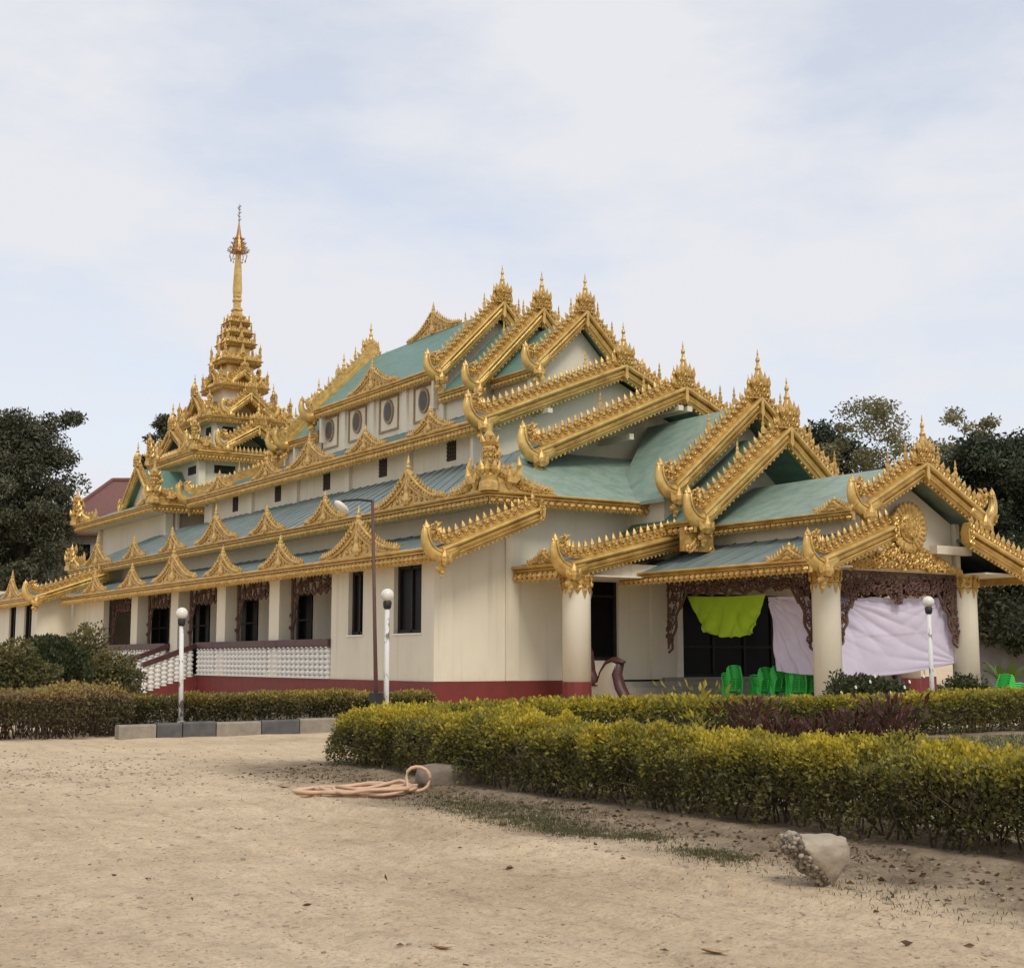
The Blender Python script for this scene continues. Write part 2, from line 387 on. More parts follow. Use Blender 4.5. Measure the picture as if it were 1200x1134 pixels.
def rdir(n, up=0.0):
    d = RNG.normal(size=(n, 3)); d /= np.linalg.norm(d, axis=1)[:, None]; d[:, 2] += up; return d
def lump(P, f, seed=0):
    """cheap smooth 3D noise in about [-1,1]"""
    r = np.random.default_rng(seed); v = 0
    for k in range(5):
        w = r.normal(size=3) * f * (1 + 0.5 * k); v = v + np.sin(P @ w + r.uniform(0, 6.28)) / (1 + 0.4 * k)
    return v / 2.2

def vnoise(x, y, f, seed):
    r = np.random.default_rng(seed); T = r.random((64, 64)); X = np.asarray(x) * f + 31.7; Y = np.asarray(y) * f + 17.3
    i = np.floor(X).astype(int); j = np.floor(Y).astype(int); a = X - i; b = Y - j; a = a * a * (3 - 2 * a); b = b * b * (3 - 2 * b)
    g = lambda p, q: T[p % 64, q % 64]
    return (g(i, j) * (1 - a) + g(i + 1, j) * a) * (1 - b) + (g(i, j + 1) * (1 - a) + g(i + 1, j + 1) * a) * b - 0.5
def gheight(x, y):
    x = np.asarray(x, float); y = np.asarray(y, float)
    z = 0.05 * vnoise(x, y, 0.35, 1) + 0.035 * vnoise(x, y, 1.3, 2) + 0.022 * vnoise(x, y, 3.7, 3) + 0.014 * vnoise(x, y, 9, 4) + 0.008 * vnoise(x, y, 17, 5)
    w = 0.35 * vnoise(0 * x, y, 0.16, 6) + 0.08 * vnoise(0 * x, y, 0.9, 7)
    for c, dp, wd in ((6.85, 0.022, 0.07), (6.55, 0.028, 0.10), (6.1, 0.020, 0.08), (5.35, 0.020, 0.12), (4.95, 0.016, 0.07), (3.6, 0.012, 0.12)):
        d = (x - c - w) / wd; g = np.clip(0.6 + 1.6 * vnoise(x, y, 0.5, int(c * 10)), 0, 1) * np.clip((19 - y) / 4, 0, 1)
        z = z - 1.6 * dp * g * (np.exp(-d * d) - 0.55 * np.exp(-(np.abs(d) - 1.7) ** 2 * 2))
    z = z + 0.10 * np.clip((x - 7.7) / 1.0, 0, 1) * np.clip((20.5 - y) / 2, 0, 1)
    edge = np.minimum.reduce([x + 12, 26 - x, y - 2, 50 - y])
    return z * np.clip(edge / 1.5, 0, 1)
# ------------------------------------------------------------------ ground
def build_ground():
    mb = MB()
    mb.quad((-600, -300, -0.03), (900, -300, -0.03), (900, 1000, -0.03), (-600, 1000, -0.03))
    o = struct('far_ground', mb, GROUND)
    # near drive: gently uneven sheet
    xs = np.concatenate([np.linspace(-12, -3, 40, endpoint=False), np.linspace(-3, 9.6, 300, endpoint=False), np.linspace(9.6, 26, 60)])
    ys = np.concatenate([np.linspace(2, 4.5, 20, endpoint=False), np.linspace(4.5, 20, 380, endpoint=False), np.linspace(20, 50, 120)])
    nx, ny = len(xs), len(ys)
    X, Y = np.meshgrid(xs, ys)
    P = np.stack([X.ravel(), Y.ravel(), gheight(X.ravel(), Y.ravel())], 1)
    F = [(j * nx + i, j * nx + i + 1, (j + 1) * nx + i + 1, (j + 1) * nx + i) for j in range(ny - 1) for i in range(nx - 1)]
    struct('ground', MB().add(P, F), GROUND, smooth=True)
    mb = MB()
    mb.box(8.9, 17.2, 28.2, 37.0, -0.05, 0.20)
    struct('planting_bed', mb, SOIL)
    mb = MB(); mb.box(10.2, 27.5, 3.0, 17.2, -0.05, 0.13)
    struct('lawn', mb, LAWN)
    mb = MB(); mb.box(10.3, 31.0, 17.25, 20.3, -0.05, 0.10)
    struct('garden_bed', mb, SOIL)
    mb = MB(); mb.box(30.3, 38.2, 28.6, 36.25, -0.05, 0.14)
    struct('porch_floor', mb, STEP)
build_ground()
def gz(x, y): return float(gheight(x, y))

# ================================================================== the monastery hall
XC = 34.23; YF = 38.57; YM = 59.88
hall = thing('monastery_hall', 'long cream monastery hall with tiered green roofs edged in gold carving', 'temple', (XC, YM, 0))
UP = np.array([0, 0, 1.0])
def V3(*a): return np.array(a, float)

# ---- gold trim builders
def eave(parent, p0, p1, n, zb, zt, S_=1.0, name='eave_fascia', m0=0, m1=0):
    """gilded eave board between two plan points; n = outward plan normal. Lower row of leaf drops, cove, rounded top lip"""
    p0 = V3(*p0, 0); p1 = V3(*p1, 0); n = V3(*n, 0); d = p1 - p0; L = np.linalg.norm(d); d /= L
    mb = MB(); H = zt - zb
    prof = [(-0.12, zb + 0.10 * H), (0.0, zb + 0.10 * H), (0.0, zb + 0.60 * H), (0.10, zb + 0.64 * H), (0.10, zb + 0.70 * H), (0.05, zb + 0.73 * H),
            (0.15, zb + 0.82 * H), (0.17, zb + 0.90 * H), (0.13, zb + 0.98 * H), (0.02, zt), (-0.12, zt)]
    mb.sweep(prof, p0, p1, n - d * m0, UP, n + d * m1, UP)
    o = mb.obj(name, GOLD, parent)
    lf = MB(); pitch = 0.29 * S_
    k = max(2, int(L / pitch)); st = L / k
    for i in range(k):
        c = p0 + d * (i + 0.5) * st + n * 0.0
        a = c + UP * (zb + 0.60 * H); b = c + UP * (zb + 0.04 * H)
        w = d * st * 0.42; m = (a * 0.5 + b * 0.5)
        lf.add([a - w * 0.6 + n * 0.02, a + w * 0.6 + n * 0.02, m + w + n * 0.03, b + n * 0.04, m - w + n * 0.03, m + n * 0.15], [(0, 1, 5), (1, 2, 5), (2, 3, 5), (3, 4, 5), (4, 0, 5)])
        e = c + d * st * 0.5; q = e + UP * (zb + 0.10 * H)
        lf.add([q - w * 0.6 + UP * 0.16 * H, q + w * 0.6 + UP * 0.16 * H, q - UP * 0.16 * H, q + n * 0.10], [(0, 3, 2), (3, 1, 2), (0, 1, 3)])
        g = e + UP * (zb + 0.50 * H)
        lf.add([g - w * 0.5, g + w * 0.5, g - UP * 0.22 * H, g + n * 0.09 - UP * 0.08 * H], [(0, 3, 2), (3, 1, 2), (0, 1, 3)])
    lf.obj('leaf_frieze', GOLDR, o, 'stuff')
    return o

def barge(parent, O, hx, n, run, slope, S_=1.0, horn=True, end_cap=False, name='bargeboard'):
    """carved gable board: O = lower edge point at the low end, hx towards the apex, n outwards"""
    O = V3(*O); hx = V3(*hx); n = V3(*n)
    al = math.atan(slope); ca = cos(al)
    P = lambda h, z, w=0.0: O + hx * h + UP * z + n * w
    ln = lambda h, t: slope * h + t / ca
    mb = MB()
    prof = [(0, -0.16), (0, 0.06), (0.09, 0.10), (0.12, 0.17), (0.155, 0.17), (0.165, 0.03), (0.19, 0.03), (0.20, 0.13), (0.28, 0.16), (0.345, 0.13), (0.355, 0.05), (0.375, 0.05), (0.385, 0.24), (0.45, 0.28), (0.52, 0.26), (0.55, 0.17), (0.55, -0.16)]
    prof = [(a * S_, w * S_) for a, w in prof]
    h0 = 0.0
    k = len(prof)
    V = [P(h0, ln(h0, t), w) for t, w in prof] + [P(run, ln(run, t), w) for t, w in prof]
    mb.add(V, [(i, (i + 1) % k, k + (i + 1) % k, k + i) for i in range(k)] + [tuple(range(k))[::-1], tuple(range(k, 2 * k))])
    # dentils
    nd = int(run / (0.19 * S_))
    for i in range(nd):
        h = (i + 0.6) * run / nd
        c = P(h, ln(h, -0.03 * S_), 0.0); r = 0.062 * S_
        mb.ball(c, r, 5, 3)
    o = mb.obj(name, GOLD, parent)
    cr = MB()
    # crest line: follows the board, then sweeps up into the horn
    T = 0.55 * S_; base = []
    hv = (0.66 * S_ - T / ca) / slope if horn else 0.0
    xs = np.linspace(run, hv + 0.45 * S_ if horn else 0.0, max(3, int(run / (0.30 * S_))))
    for h in xs: base.append((h, ln(h, T)))
    if horn:
        q0 = np.array([hv + 0.45 * S_, ln(hv + 0.45 * S_, T)]); q1 = np.array([hv - 0.02, 0.62 * S_]); q1 = np.array([min(q1[0], 0.1 * S_), q1[1]]); q2 = np.array([-0.42 * S_, 0.66 * S_]); q3 = np.array([-0.46 * S_, 1.26 * S_])
        for f in np.linspace(0.12, 1, 9):
            base.append(tuple(q0 * (1 - f) ** 3 + q1 * 3 * f * (1 - f) ** 2 + q2 * 3 * f * f * (1 - f) + q3 * f ** 3))
    B = np.array(base)
    # resample
    seg = np.linalg.norm(np.diff(B, axis=0), axis=1); cum = np.concatenate([[0], np.cumsum(seg)])
    tot = cum[-1]; nk = int(tot / (0.30 * S_))
    ss = np.linspace(0.06, tot, nk)
    bx = np.interp(ss, cum, B[:, 0]); bz = np.interp(ss, cum, B[:, 1])
    tx = np.gradient(bx); tz = np.gradient(bz); l = np.hypot(tx, tz); tx /= l; tz /= l
    nx_, nz_ = tz * 1.0, -tx * 1.0
    if nz_[0] < 0: nx_, nz_ = -nx_, -nz_
    plate_h = 0.34 * S_
    lo = list(zip(bx, bz)); hi = [(x + a * plate_h, z + c * plate_h) for x, z, a, c in zip(bx, bz, nx_, nz_)]
    for i in range(nk - 1):
        cr.prism([lo[i], lo[i + 1], hi[i + 1], hi[i]], (O, hx, UP, n), -0.06 * S_, 0.05 * S_)
    for i in range(nk):
        u = hx * tx[i] + UP * tz[i]; v = hx * nx_[i] + UP * nz_[i]
        c = P(bx[i], bz[i], 0.06 * S_) + v * 0.16 * S_
        cr.curl(c, u, v, n, 0.125 * S_, ph=0.6, turn=1.3, sgn=-1, th=0.36, seg=6)
        cr.flame(P(bx[i], bz[i], 0.0) + v * (plate_h - 0.04 * S_), (v * 0.9 + UP * 0.35) / np.linalg.norm(v * 0.9 + UP * 0.35), u, n, 0.33 * S_, 0.105 * S_)
        cr.ball(P(bx[i], bz[i], 0.10 * S_) + v * 0.30 * S_ + u * 0.13 * S_, 0.075 * S_, 5, 3)
    cr.obj('flame_crest', GOLDR, o, 'stuff')
    if horn:
        hb = MB()
        z0 = ln(0, 0)
        cl = [(0.75, ln(0.75 * S_, 0.27 * S_) / S_), (0.40, ln(0.40 * S_, 0.27 * S_) / S_ - 0.02), (0.02, ln(0, 0.27 * S_) / S_ - 0.03), (-0.30, 0.34), (-0.54, 0.54), (-0.66, 0.84), (-0.67, 1.08), (-0.63, 1.28)]
        rr = [0.22, 0.25, 0.27, 0.27, 0.24, 0.20, 0.16, 0.12]
        # resample smoothly
        C = np.array(cl); t = np.arange(len(C)); tt = np.linspace(0, len(C) - 1, 22)
        sm = lambda a: np.convolve(np.pad(np.interp(tt, t, a), 2, mode='edge'), np.ones(5) / 5, 'valid')
        hh = sm(C[:, 0]); zz = sm(C[:, 1]); r2 = sm(np.array(rr))
        pts = [P(h * S_, z * S_, 0.08 * S_) for h, z in zip(hh, zz)]
        hb.tube(pts, [r * S_ for r in r2], 8, flat=(n, 0.72))
        # raised rib along the horn, bud on the knuckle
        ribs = [P((h + 0.10) * S_, (z + 0.10) * S_, 0.08 * S_ + r * S_ * 0.62) for h, z, r in zip(hh[2:-2], zz[2:-2], r2[2:-2])]
        hb.tube(ribs, 0.04 * S_, 5)
        ho = hb.obj('upturned_horn', GOLD, o, smooth=True)
        fb = MB()
        bud = P(0.05 * S_, 0.12 * S_, 0.30 * S_)
        fb.lathe([(0.10 * S_, -0.2 * S_), (0.20 * S_, -0.02 * S_), (0.19 * S_, 0.12 * S_), (0.07 * S_, 0.32 * S_), (0.005, 0.42 * S_)], bud, 7, UP, hx, 0.2, 0.6)
        for sx in (-1, 1):
            fb.lathe([(0.05 * S_, -0.16 * S_), (0.12 * S_, 0.0), (0.09 * S_, 0.12 * S_), (0.005, 0.30 * S_)], bud + hx * sx * 0.2 * S_ - UP * 0.03 - n * 0.05, 5, (UP + hx * sx * 0.5) / 1.118, np.cross(n, (UP + hx * sx * 0.5) / 1.118))
        fb.obj('lotus_bud', GOLDR, o)
        fb = MB()
        # pendant under the knuckle
        for q, (dh, dz, r) in enumerate([(0.0, -0.14, 0.16), (0.12, -0.2, 0.11), (-0.12, -0.2, 0.11), (0.02, -0.32, 0.12), (0.0, -0.46, 0.075)]):
            fb.ball(P(dh * S_, dz * S_, 0.10 * S_), r * S_, 6, 4, )
        fb.obj('pendant', GOLDR, o)
        fb = MB()
        # tuft of leaves at the horn tip
        tip = P(-0.62 * S_, 1.22 * S_, 0.08 * S_)
        for dh, dz, r in ((0, 0.36, 0.13), (-0.13, 0.20, 0.10), (0.14, 0.22, 0.10), (0.22, 0.12, 0.09), (0.08, 0.28, 0.09)):
            dirv = hx * dh + UP * dz; dirv /= np.linalg.norm(dirv)
            fb.flame(tip - UP * 0.05, dirv, n, n, hypot(dh, dz) * S_ * 1.15, r * S_)
        fb.obj('tip_leaves', GOLDR, o, 'stuff')
    if end_cap:
        eb = MB()
        e = [(run, ln(run, 0)), (run + 0.22 * S_, ln(run, 0.12 * S_)), (run + 0.26 * S_, ln(run, 0.5 * S_)), (run + 0.12 * S_, ln(run, 0.8 * S_)), (run, ln(run, 0.85 * S_))]
        eb.prism(e, (O, hx, UP, n), -0.14 * S_, 0.22 * S_)
        for i in range(4): eb.curl(P(run + 0.08 * S_, ln(run, (0.12 + 0.2 * i) * S_), 0.24 * S_), hx, UP, n, 0.12 * S_, ph=i)
        eb.obj('end_scroll', GOLD, o)
    return o

_crown = {}
def crown(parent, c, hx, n, S_=1.0):
    """crown finial standing on a gable apex"""
    key = (round(S_, 3), tuple(hx), tuple(n))
    if key not in _crown:
        mb = MB(); hx_ = V3(*hx); n_ = V3(*n)
        mb.prism([(-0.42 * S_, -0.15 * S_), (0.42 * S_, -0.15 * S_), (0.34 * S_, 0.28 * S_), (0.24 * S_, 0.62 * S_), (-0.24 * S_, 0.62 * S_), (-0.34 * S_, 0.28 * S_)], ((0, 0, 0), hx_, UP, n_), -0.14 * S_, 0.18 * S_)
        for i in range(-2, 3):
            for dn, sc in ((0.14, 1.0), (-0.08, 0.8)):
                dirv = UP + hx_ * i * 0.10; dirv /= np.linalg.norm(dirv)
                mb.flame(hx_ * i * 0.17 * S_ + UP * (0.42 - abs(i) * 0.07) * S_ + n_ * dn * S_, dirv, hx_, n_, (0.62 - 0.05 * abs(i)) * S_ * sc, 0.12 * S_)
        for i in range(-2, 3):
            for j in range(3):
                mb.curl(hx_ * (i * 0.17) * S_ + UP * (0.0 + 0.19 * j) * S_ + n_ * 0.2 * S_, hx_, UP, n_, 0.09 * S_, ph=i + j, th=0.4, seg=6)
        for sx in (-1, 1):
            mb.tube([hx_ * sx * q[0] * S_ + UP * q[1] * S_ for q in ((0.36, -0.1), (0.50, 0.1), (0.46, 0.42), (0.5, 0.72))], [0.09 * S_, 0.11 * S_, 0.07 * S_, 0.015 * S_], 6)
        mb.lathe([(0.12, 0.5), (0.15, 0.75), (0.09, 0.92), (0.12, 1.02), (0.065, 1.12), (0.05, 1.25), (0.085, 1.33), (0.06, 1.43), (0.02, 1.5), (0.035, 1.56), (0.004, 1.78)], (0, 0, 0), 8)
        mb.v[-1] = mb.v[-1] * S_
        _crown[key] = mb.mesh('crown_finial', GOLDR)
    return inst('crown_finial', _crown[key], parent, c)

def gable(parent, c, hx, n, half, zlow, zapex, S_=1.0, crown_s=1.0, sides=(1, -1), fill=None, fill_back=0.6, fill_z=None, minis=True):
    """full gable front: two bargeboards rising to c (plan point of the apex), crown, optional wall behind"""
    hx = V3(*hx, 0); n = V3(*n, 0); C = V3(*c, 0)
    slope = (zapex - zlow) / half
    for s in sides:
        barge(parent, C - hx * s * half + UP * zlow, hx * s, n, half, slope, S_)
    ca = cos(math.atan(slope))
    top = zapex + 0.55 * S_ / ca
    crown(parent, C + UP * (top + 0.02) + n * 0.05, tuple(hx), tuple(n), S_ * crown_s)
    # keystone cover where the boards meet
    mb = MB(); mb.prism([(-0.09 * S_, zapex + 0.05), (0, zapex - 0.10 * S_), (0.09 * S_, zapex + 0.05), (0.05 * S_, top - 0.1), (-0.05 * S_, top - 0.1)], (C, hx, UP, n), 0.05, 0.285 * S_)
    mb.obj('apex_boss', GOLD, parent)
    if minis:
        mi = MB()
        for s in sides:
            for f in (0.42, 0.72):
                h = half * f; q = C - hx * s * (half - h) + UP * (zlow + slope * h + (0.55 + 0.5) * S_ / ca)
                mi.lathe([(0.11, -0.15), (0.14, 0.12), (0.07, 0.3), (0.10, 0.42), (0.045, 0.55), (0.065, 0.66), (0.005, 0.95)], (0, 0, 0), 6)
                mi.v[-1] = mi.v[-1] * S_ * 0.62 + q
        mi.obj('rake_spike', GOLD, parent, 'stuff')
    if fill is not None:
        mb = MB(); e = 0.12
        zb = zlow if fill_z is None else fill_z
        mb.prism([(-half + e, zb), (half - e, zb), (half - e, zlow + 0.12 + slope * e), (0, zapex + 0.15), (-half + e, zlow + 0.12 + slope * e)], (C - n * fill_back, hx, UP, n), -0.2, 0.0)
        mb.obj('gable_wall', fill, parent)

_ant = {}
def antefix_mesh(w, h):
    if (w, h) in _ant: return _ant[(w, h)]
    mb = MB(); u = V3(0, 1, 0); n = V3(-1, 0, 0); hw = w / 2
    f = lambda x: 0.10 * h + 0.72 * h * (1 - abs(x) / hw) ** 2.0
    xs = np.linspace(-hw, hw, 25)
    poly = [(-hw, 0)] + [(x, f(x)) for x in xs] + [(hw, 0)]
    for i in range(len(xs) - 1):
        mb.prism([(xs[i], 0), (xs[i + 1], 0), (xs[i + 1], f(xs[i + 1])), (xs[i], f(xs[i]))], ((0, 0, 0), u, UP, n), -0.07, 0.07)
    pt = lambda x, z, d: u * x + UP * z + n * d
    # mouldings: outer roll and inner roll
    for sgn in (-1, 1):
        q = np.linspace(1.0, 0.03, 12)
        mb.tube([pt(sgn * hw * a, f(hw * a) - 0.03, 0.08) for a in q], 0.055, 5)
        mb.tube([pt(sgn * hw * a * 0.80, max(0.07, f(hw * a) * 0.66 - 0.02), 0.10) for a in q], 0.04, 5)
        nb = max(6, int(hw / 0.19))
        for k in range(nb):
            a = 1 - (k + 0.3) / nb * 0.92
            sl = (f(hw * a - 0.02) - f(hw * a + 0.02)) / 0.04
            nn = V3(0, sgn * sl, 1.0); nn /= np.linalg.norm(nn); nn = nn * 0.75 + UP * 0.45; nn /= np.linalg.norm(nn)
            mb.flame(pt(sgn * hw * a, f(hw * a) - 0.03, 0.02), nn, u, n, 0.20 + 0.09 * (1 - a), 0.075)
            mb.ball(pt(sgn * hw * a, f(hw * a) * 0.86 - 0.02, 0.10), 0.06, 5, 3)
        mb.flame(pt(sgn * (hw - 0.03), 0.03, 0.0), (u * sgn * 0.8 + UP * 0.6), UP, n, 0.3, 0.1)
        # scroll relief
        for x, z, r in ((0.12, 0.12, 0.11), (0.27, 0.10, 0.10), (0.42, 0.075, 0.08), (0.13, 0.28, 0.10), (0.07, 0.42, 0.07), (0.26, 0.2, 0.07), (0.56, 0.055, 0.055)):
            mb.curl(pt(sgn * x * hw, z * h + 0.03, 0.08), u * sgn, UP, n, r * h * 0.62, ph=x * 9, th=0.34)
    mb.lathe([(0.17, 0.02 * h), (0.24, 0.12 * h), (0.10, 0.3 * h), (0.14, 0.4 * h), (0.04, 0.58 * h)], pt(0, 0, 0.08), 6, UP, u, 0, 0.5)
    mb.lathe([(0.10, 0.60 * h), (0.13, 0.72 * h), (0.09, 0.80 * h), (0.11, 0.85 * h), (0.06, 0.9 * h), (0.07, 0.94 * h), (0.006, 1.12 * h)], (0, 0, 0), 7)
    _ant[(w, h)] = mb.mesh('roof_antefix', GOLDR)
    return _ant[(w, h)]
def antefix(parent, x, y, z, w, h, rz=0.0):
    return inst('roof_antefix', antefix_mesh(w, h), parent, (x, y, z), rz)

def corner_mesh(arm=2.5, post=2.1, key='c'):
    if (arm, post) in _ant: return _ant[(arm, post)]
    mb = MB()
    mb.lathe([(0.34, 0), (0.34, 0.25), (0.26, 0.35), (0.30, 0.5), (0.24, 0.62), (0.20, 0.75)], (0, 0, 0), 8, rot=pi / 8)
    mb.lathe([(0.19, 0.7), (0.25, 0.82), (0.17, 0.9), (0.18, 0.62 * post), (0.24, 0.66 * post), (0.20, 0.70 * post), (0.26, 0.75 * post), (0.15, 0.80 * post), (0.20, 0.86 * post), (0.08, 0.96 * post), (0.02, 1.14 * post)], (0, 0, 0), 8, rot=pi / 8)
    for k in range(8):
        a = 2 * pi * k / 8; d = V3(cos(a), sin(a), 0); t = V3(-sin(a), cos(a), 0)
        mb.flame(d * 0.2 + UP * 0.72 * post, (UP + d * 0.35) / 1.06, t, d, 0.36, 0.10)
        mb.flame(d * 0.26 + UP * 0.55, (UP + d * 0.2) / 1.02, t, d, 0.5, 0.13)
        for j in range(3): mb.curl(d * 0.19 + UP * (0.95 + 0.19 * j), t, UP, d, 0.085, ph=k + j, th=0.4, seg=6)
    for u in (V3(1, 0, 0), V3(0, 1, 0)):
        n = V3(0, -1, 0) if u[0] else V3(-1, 0, 0)
        f = lambda x: 0.12 + 1.05 * max(0, (1 - x / arm)) ** 1.7 if x > 0.38 * arm else 1.12 - 0.42 * sin(pi * (x / (0.38 * arm))) * 0.8 - 0.50 * (x / (0.38 * arm)) ** 3 * 0.55
        xs = np.linspace(0.05, arm, 16)
        for i in range(15):
            mb.prism([(xs[i], 0), (xs[i + 1], 0), (xs[i + 1], f(xs[i + 1])), (xs[i], f(xs[i]))], ((0, 0, 0), u, UP, n), -0.08, 0.06)
        for i in range(13):
            x = 0.12 * arm + i * arm * 0.88 / 13
            mb.flame(u * x + UP * (f(x) - 0.03), (UP + u * 0.25) / 1.03, u, n, 0.26, 0.09)
        # inner upturned small horn
        x0 = 0.40 * arm
        mb.tube([u * (x0 - 0.45) + UP * 0.38 + n * 0.1, u * (x0 - 0.15) + UP * 0.36 + n * 0.12, u * (x0 + 0.04) + UP * 0.55 + n * 0.12, u * (x0 + 0.08) + UP * 0.9 + n * 0.1, u * (x0 + 0.05) + UP * 1.2 + n * 0.06], [0.10, 0.14, 0.14, 0.10, 0.03], 6)
        mb.tube([u * a + UP * (f(a) - 0.1) + n * 0.08 for a in np.linspace(x0 + 0.1, arm, 8)], 0.05, 5)
        for k in range(26):
            x = 0.2 + (arm - 0.5) * ((k * 0.618) % 1); z = 0.12 + (f(x) - 0.25) * ((k * 0.377) % 1)
            mb.curl(u * x + UP * max(0.1, z) + n * 0.08, u, UP, n, 0.12, ph=k * 1.7, th=0.36, seg=6)
        mb.lathe([(0.06, 0.1), (0.16, 0.3), (0.1, 0.5), (0.01, 0.72)], u * 0.72 + n * 0.1, 6, UP, u, 0, 0.6)
        for k in range(4): mb.ball(u * 0.25 + UP * (0.7 + 0.28 * k) * post / 2.1 * 1.0 + n * 0.05, 0.10, 5, 3)
        mb.flame(u * 0.34 + UP * 1.1, UP, u, n, 0.6, 0.13)
    _ant[(arm, post)] = mb.mesh('corner_antefix', GOLDR)
    return _ant[(arm, post)]
def corner(parent, x, y, z, arm=2.5, post=2.1, rz=0.0):
    return inst('corner_antefix', corner_mesh(arm, post), parent, (x, y, z), rz)

def ribbed(parent, quad, m, ribs_dir=None, name='roof', pitch=0.9):
    """sloping roof sheet; quad = eave0, eave1, top1, top0; low standing seams from eave to top"""
    mb = MB(); mb.sheet(quad, 0.10)
    e0, e1, t1, t0 = [V3(*q) for q in quad]
    k = int(np.linalg.norm(e1 - e0) / pitch)
    for i in range(1, k):
        f = i / k; a = e0 * (1 - f) + e1 * f; b = t0 * (1 - f) + t1 * f
        d = (e1 - e0) / np.linalg.norm(e1 - e0)
        mb.sweep([(-0.025, -0.01), (-0.025, 0.035), (0.025, 0.035), (0.025, -0.01)], a, b, d, UP)
    return mb.obj(name, m, parent)

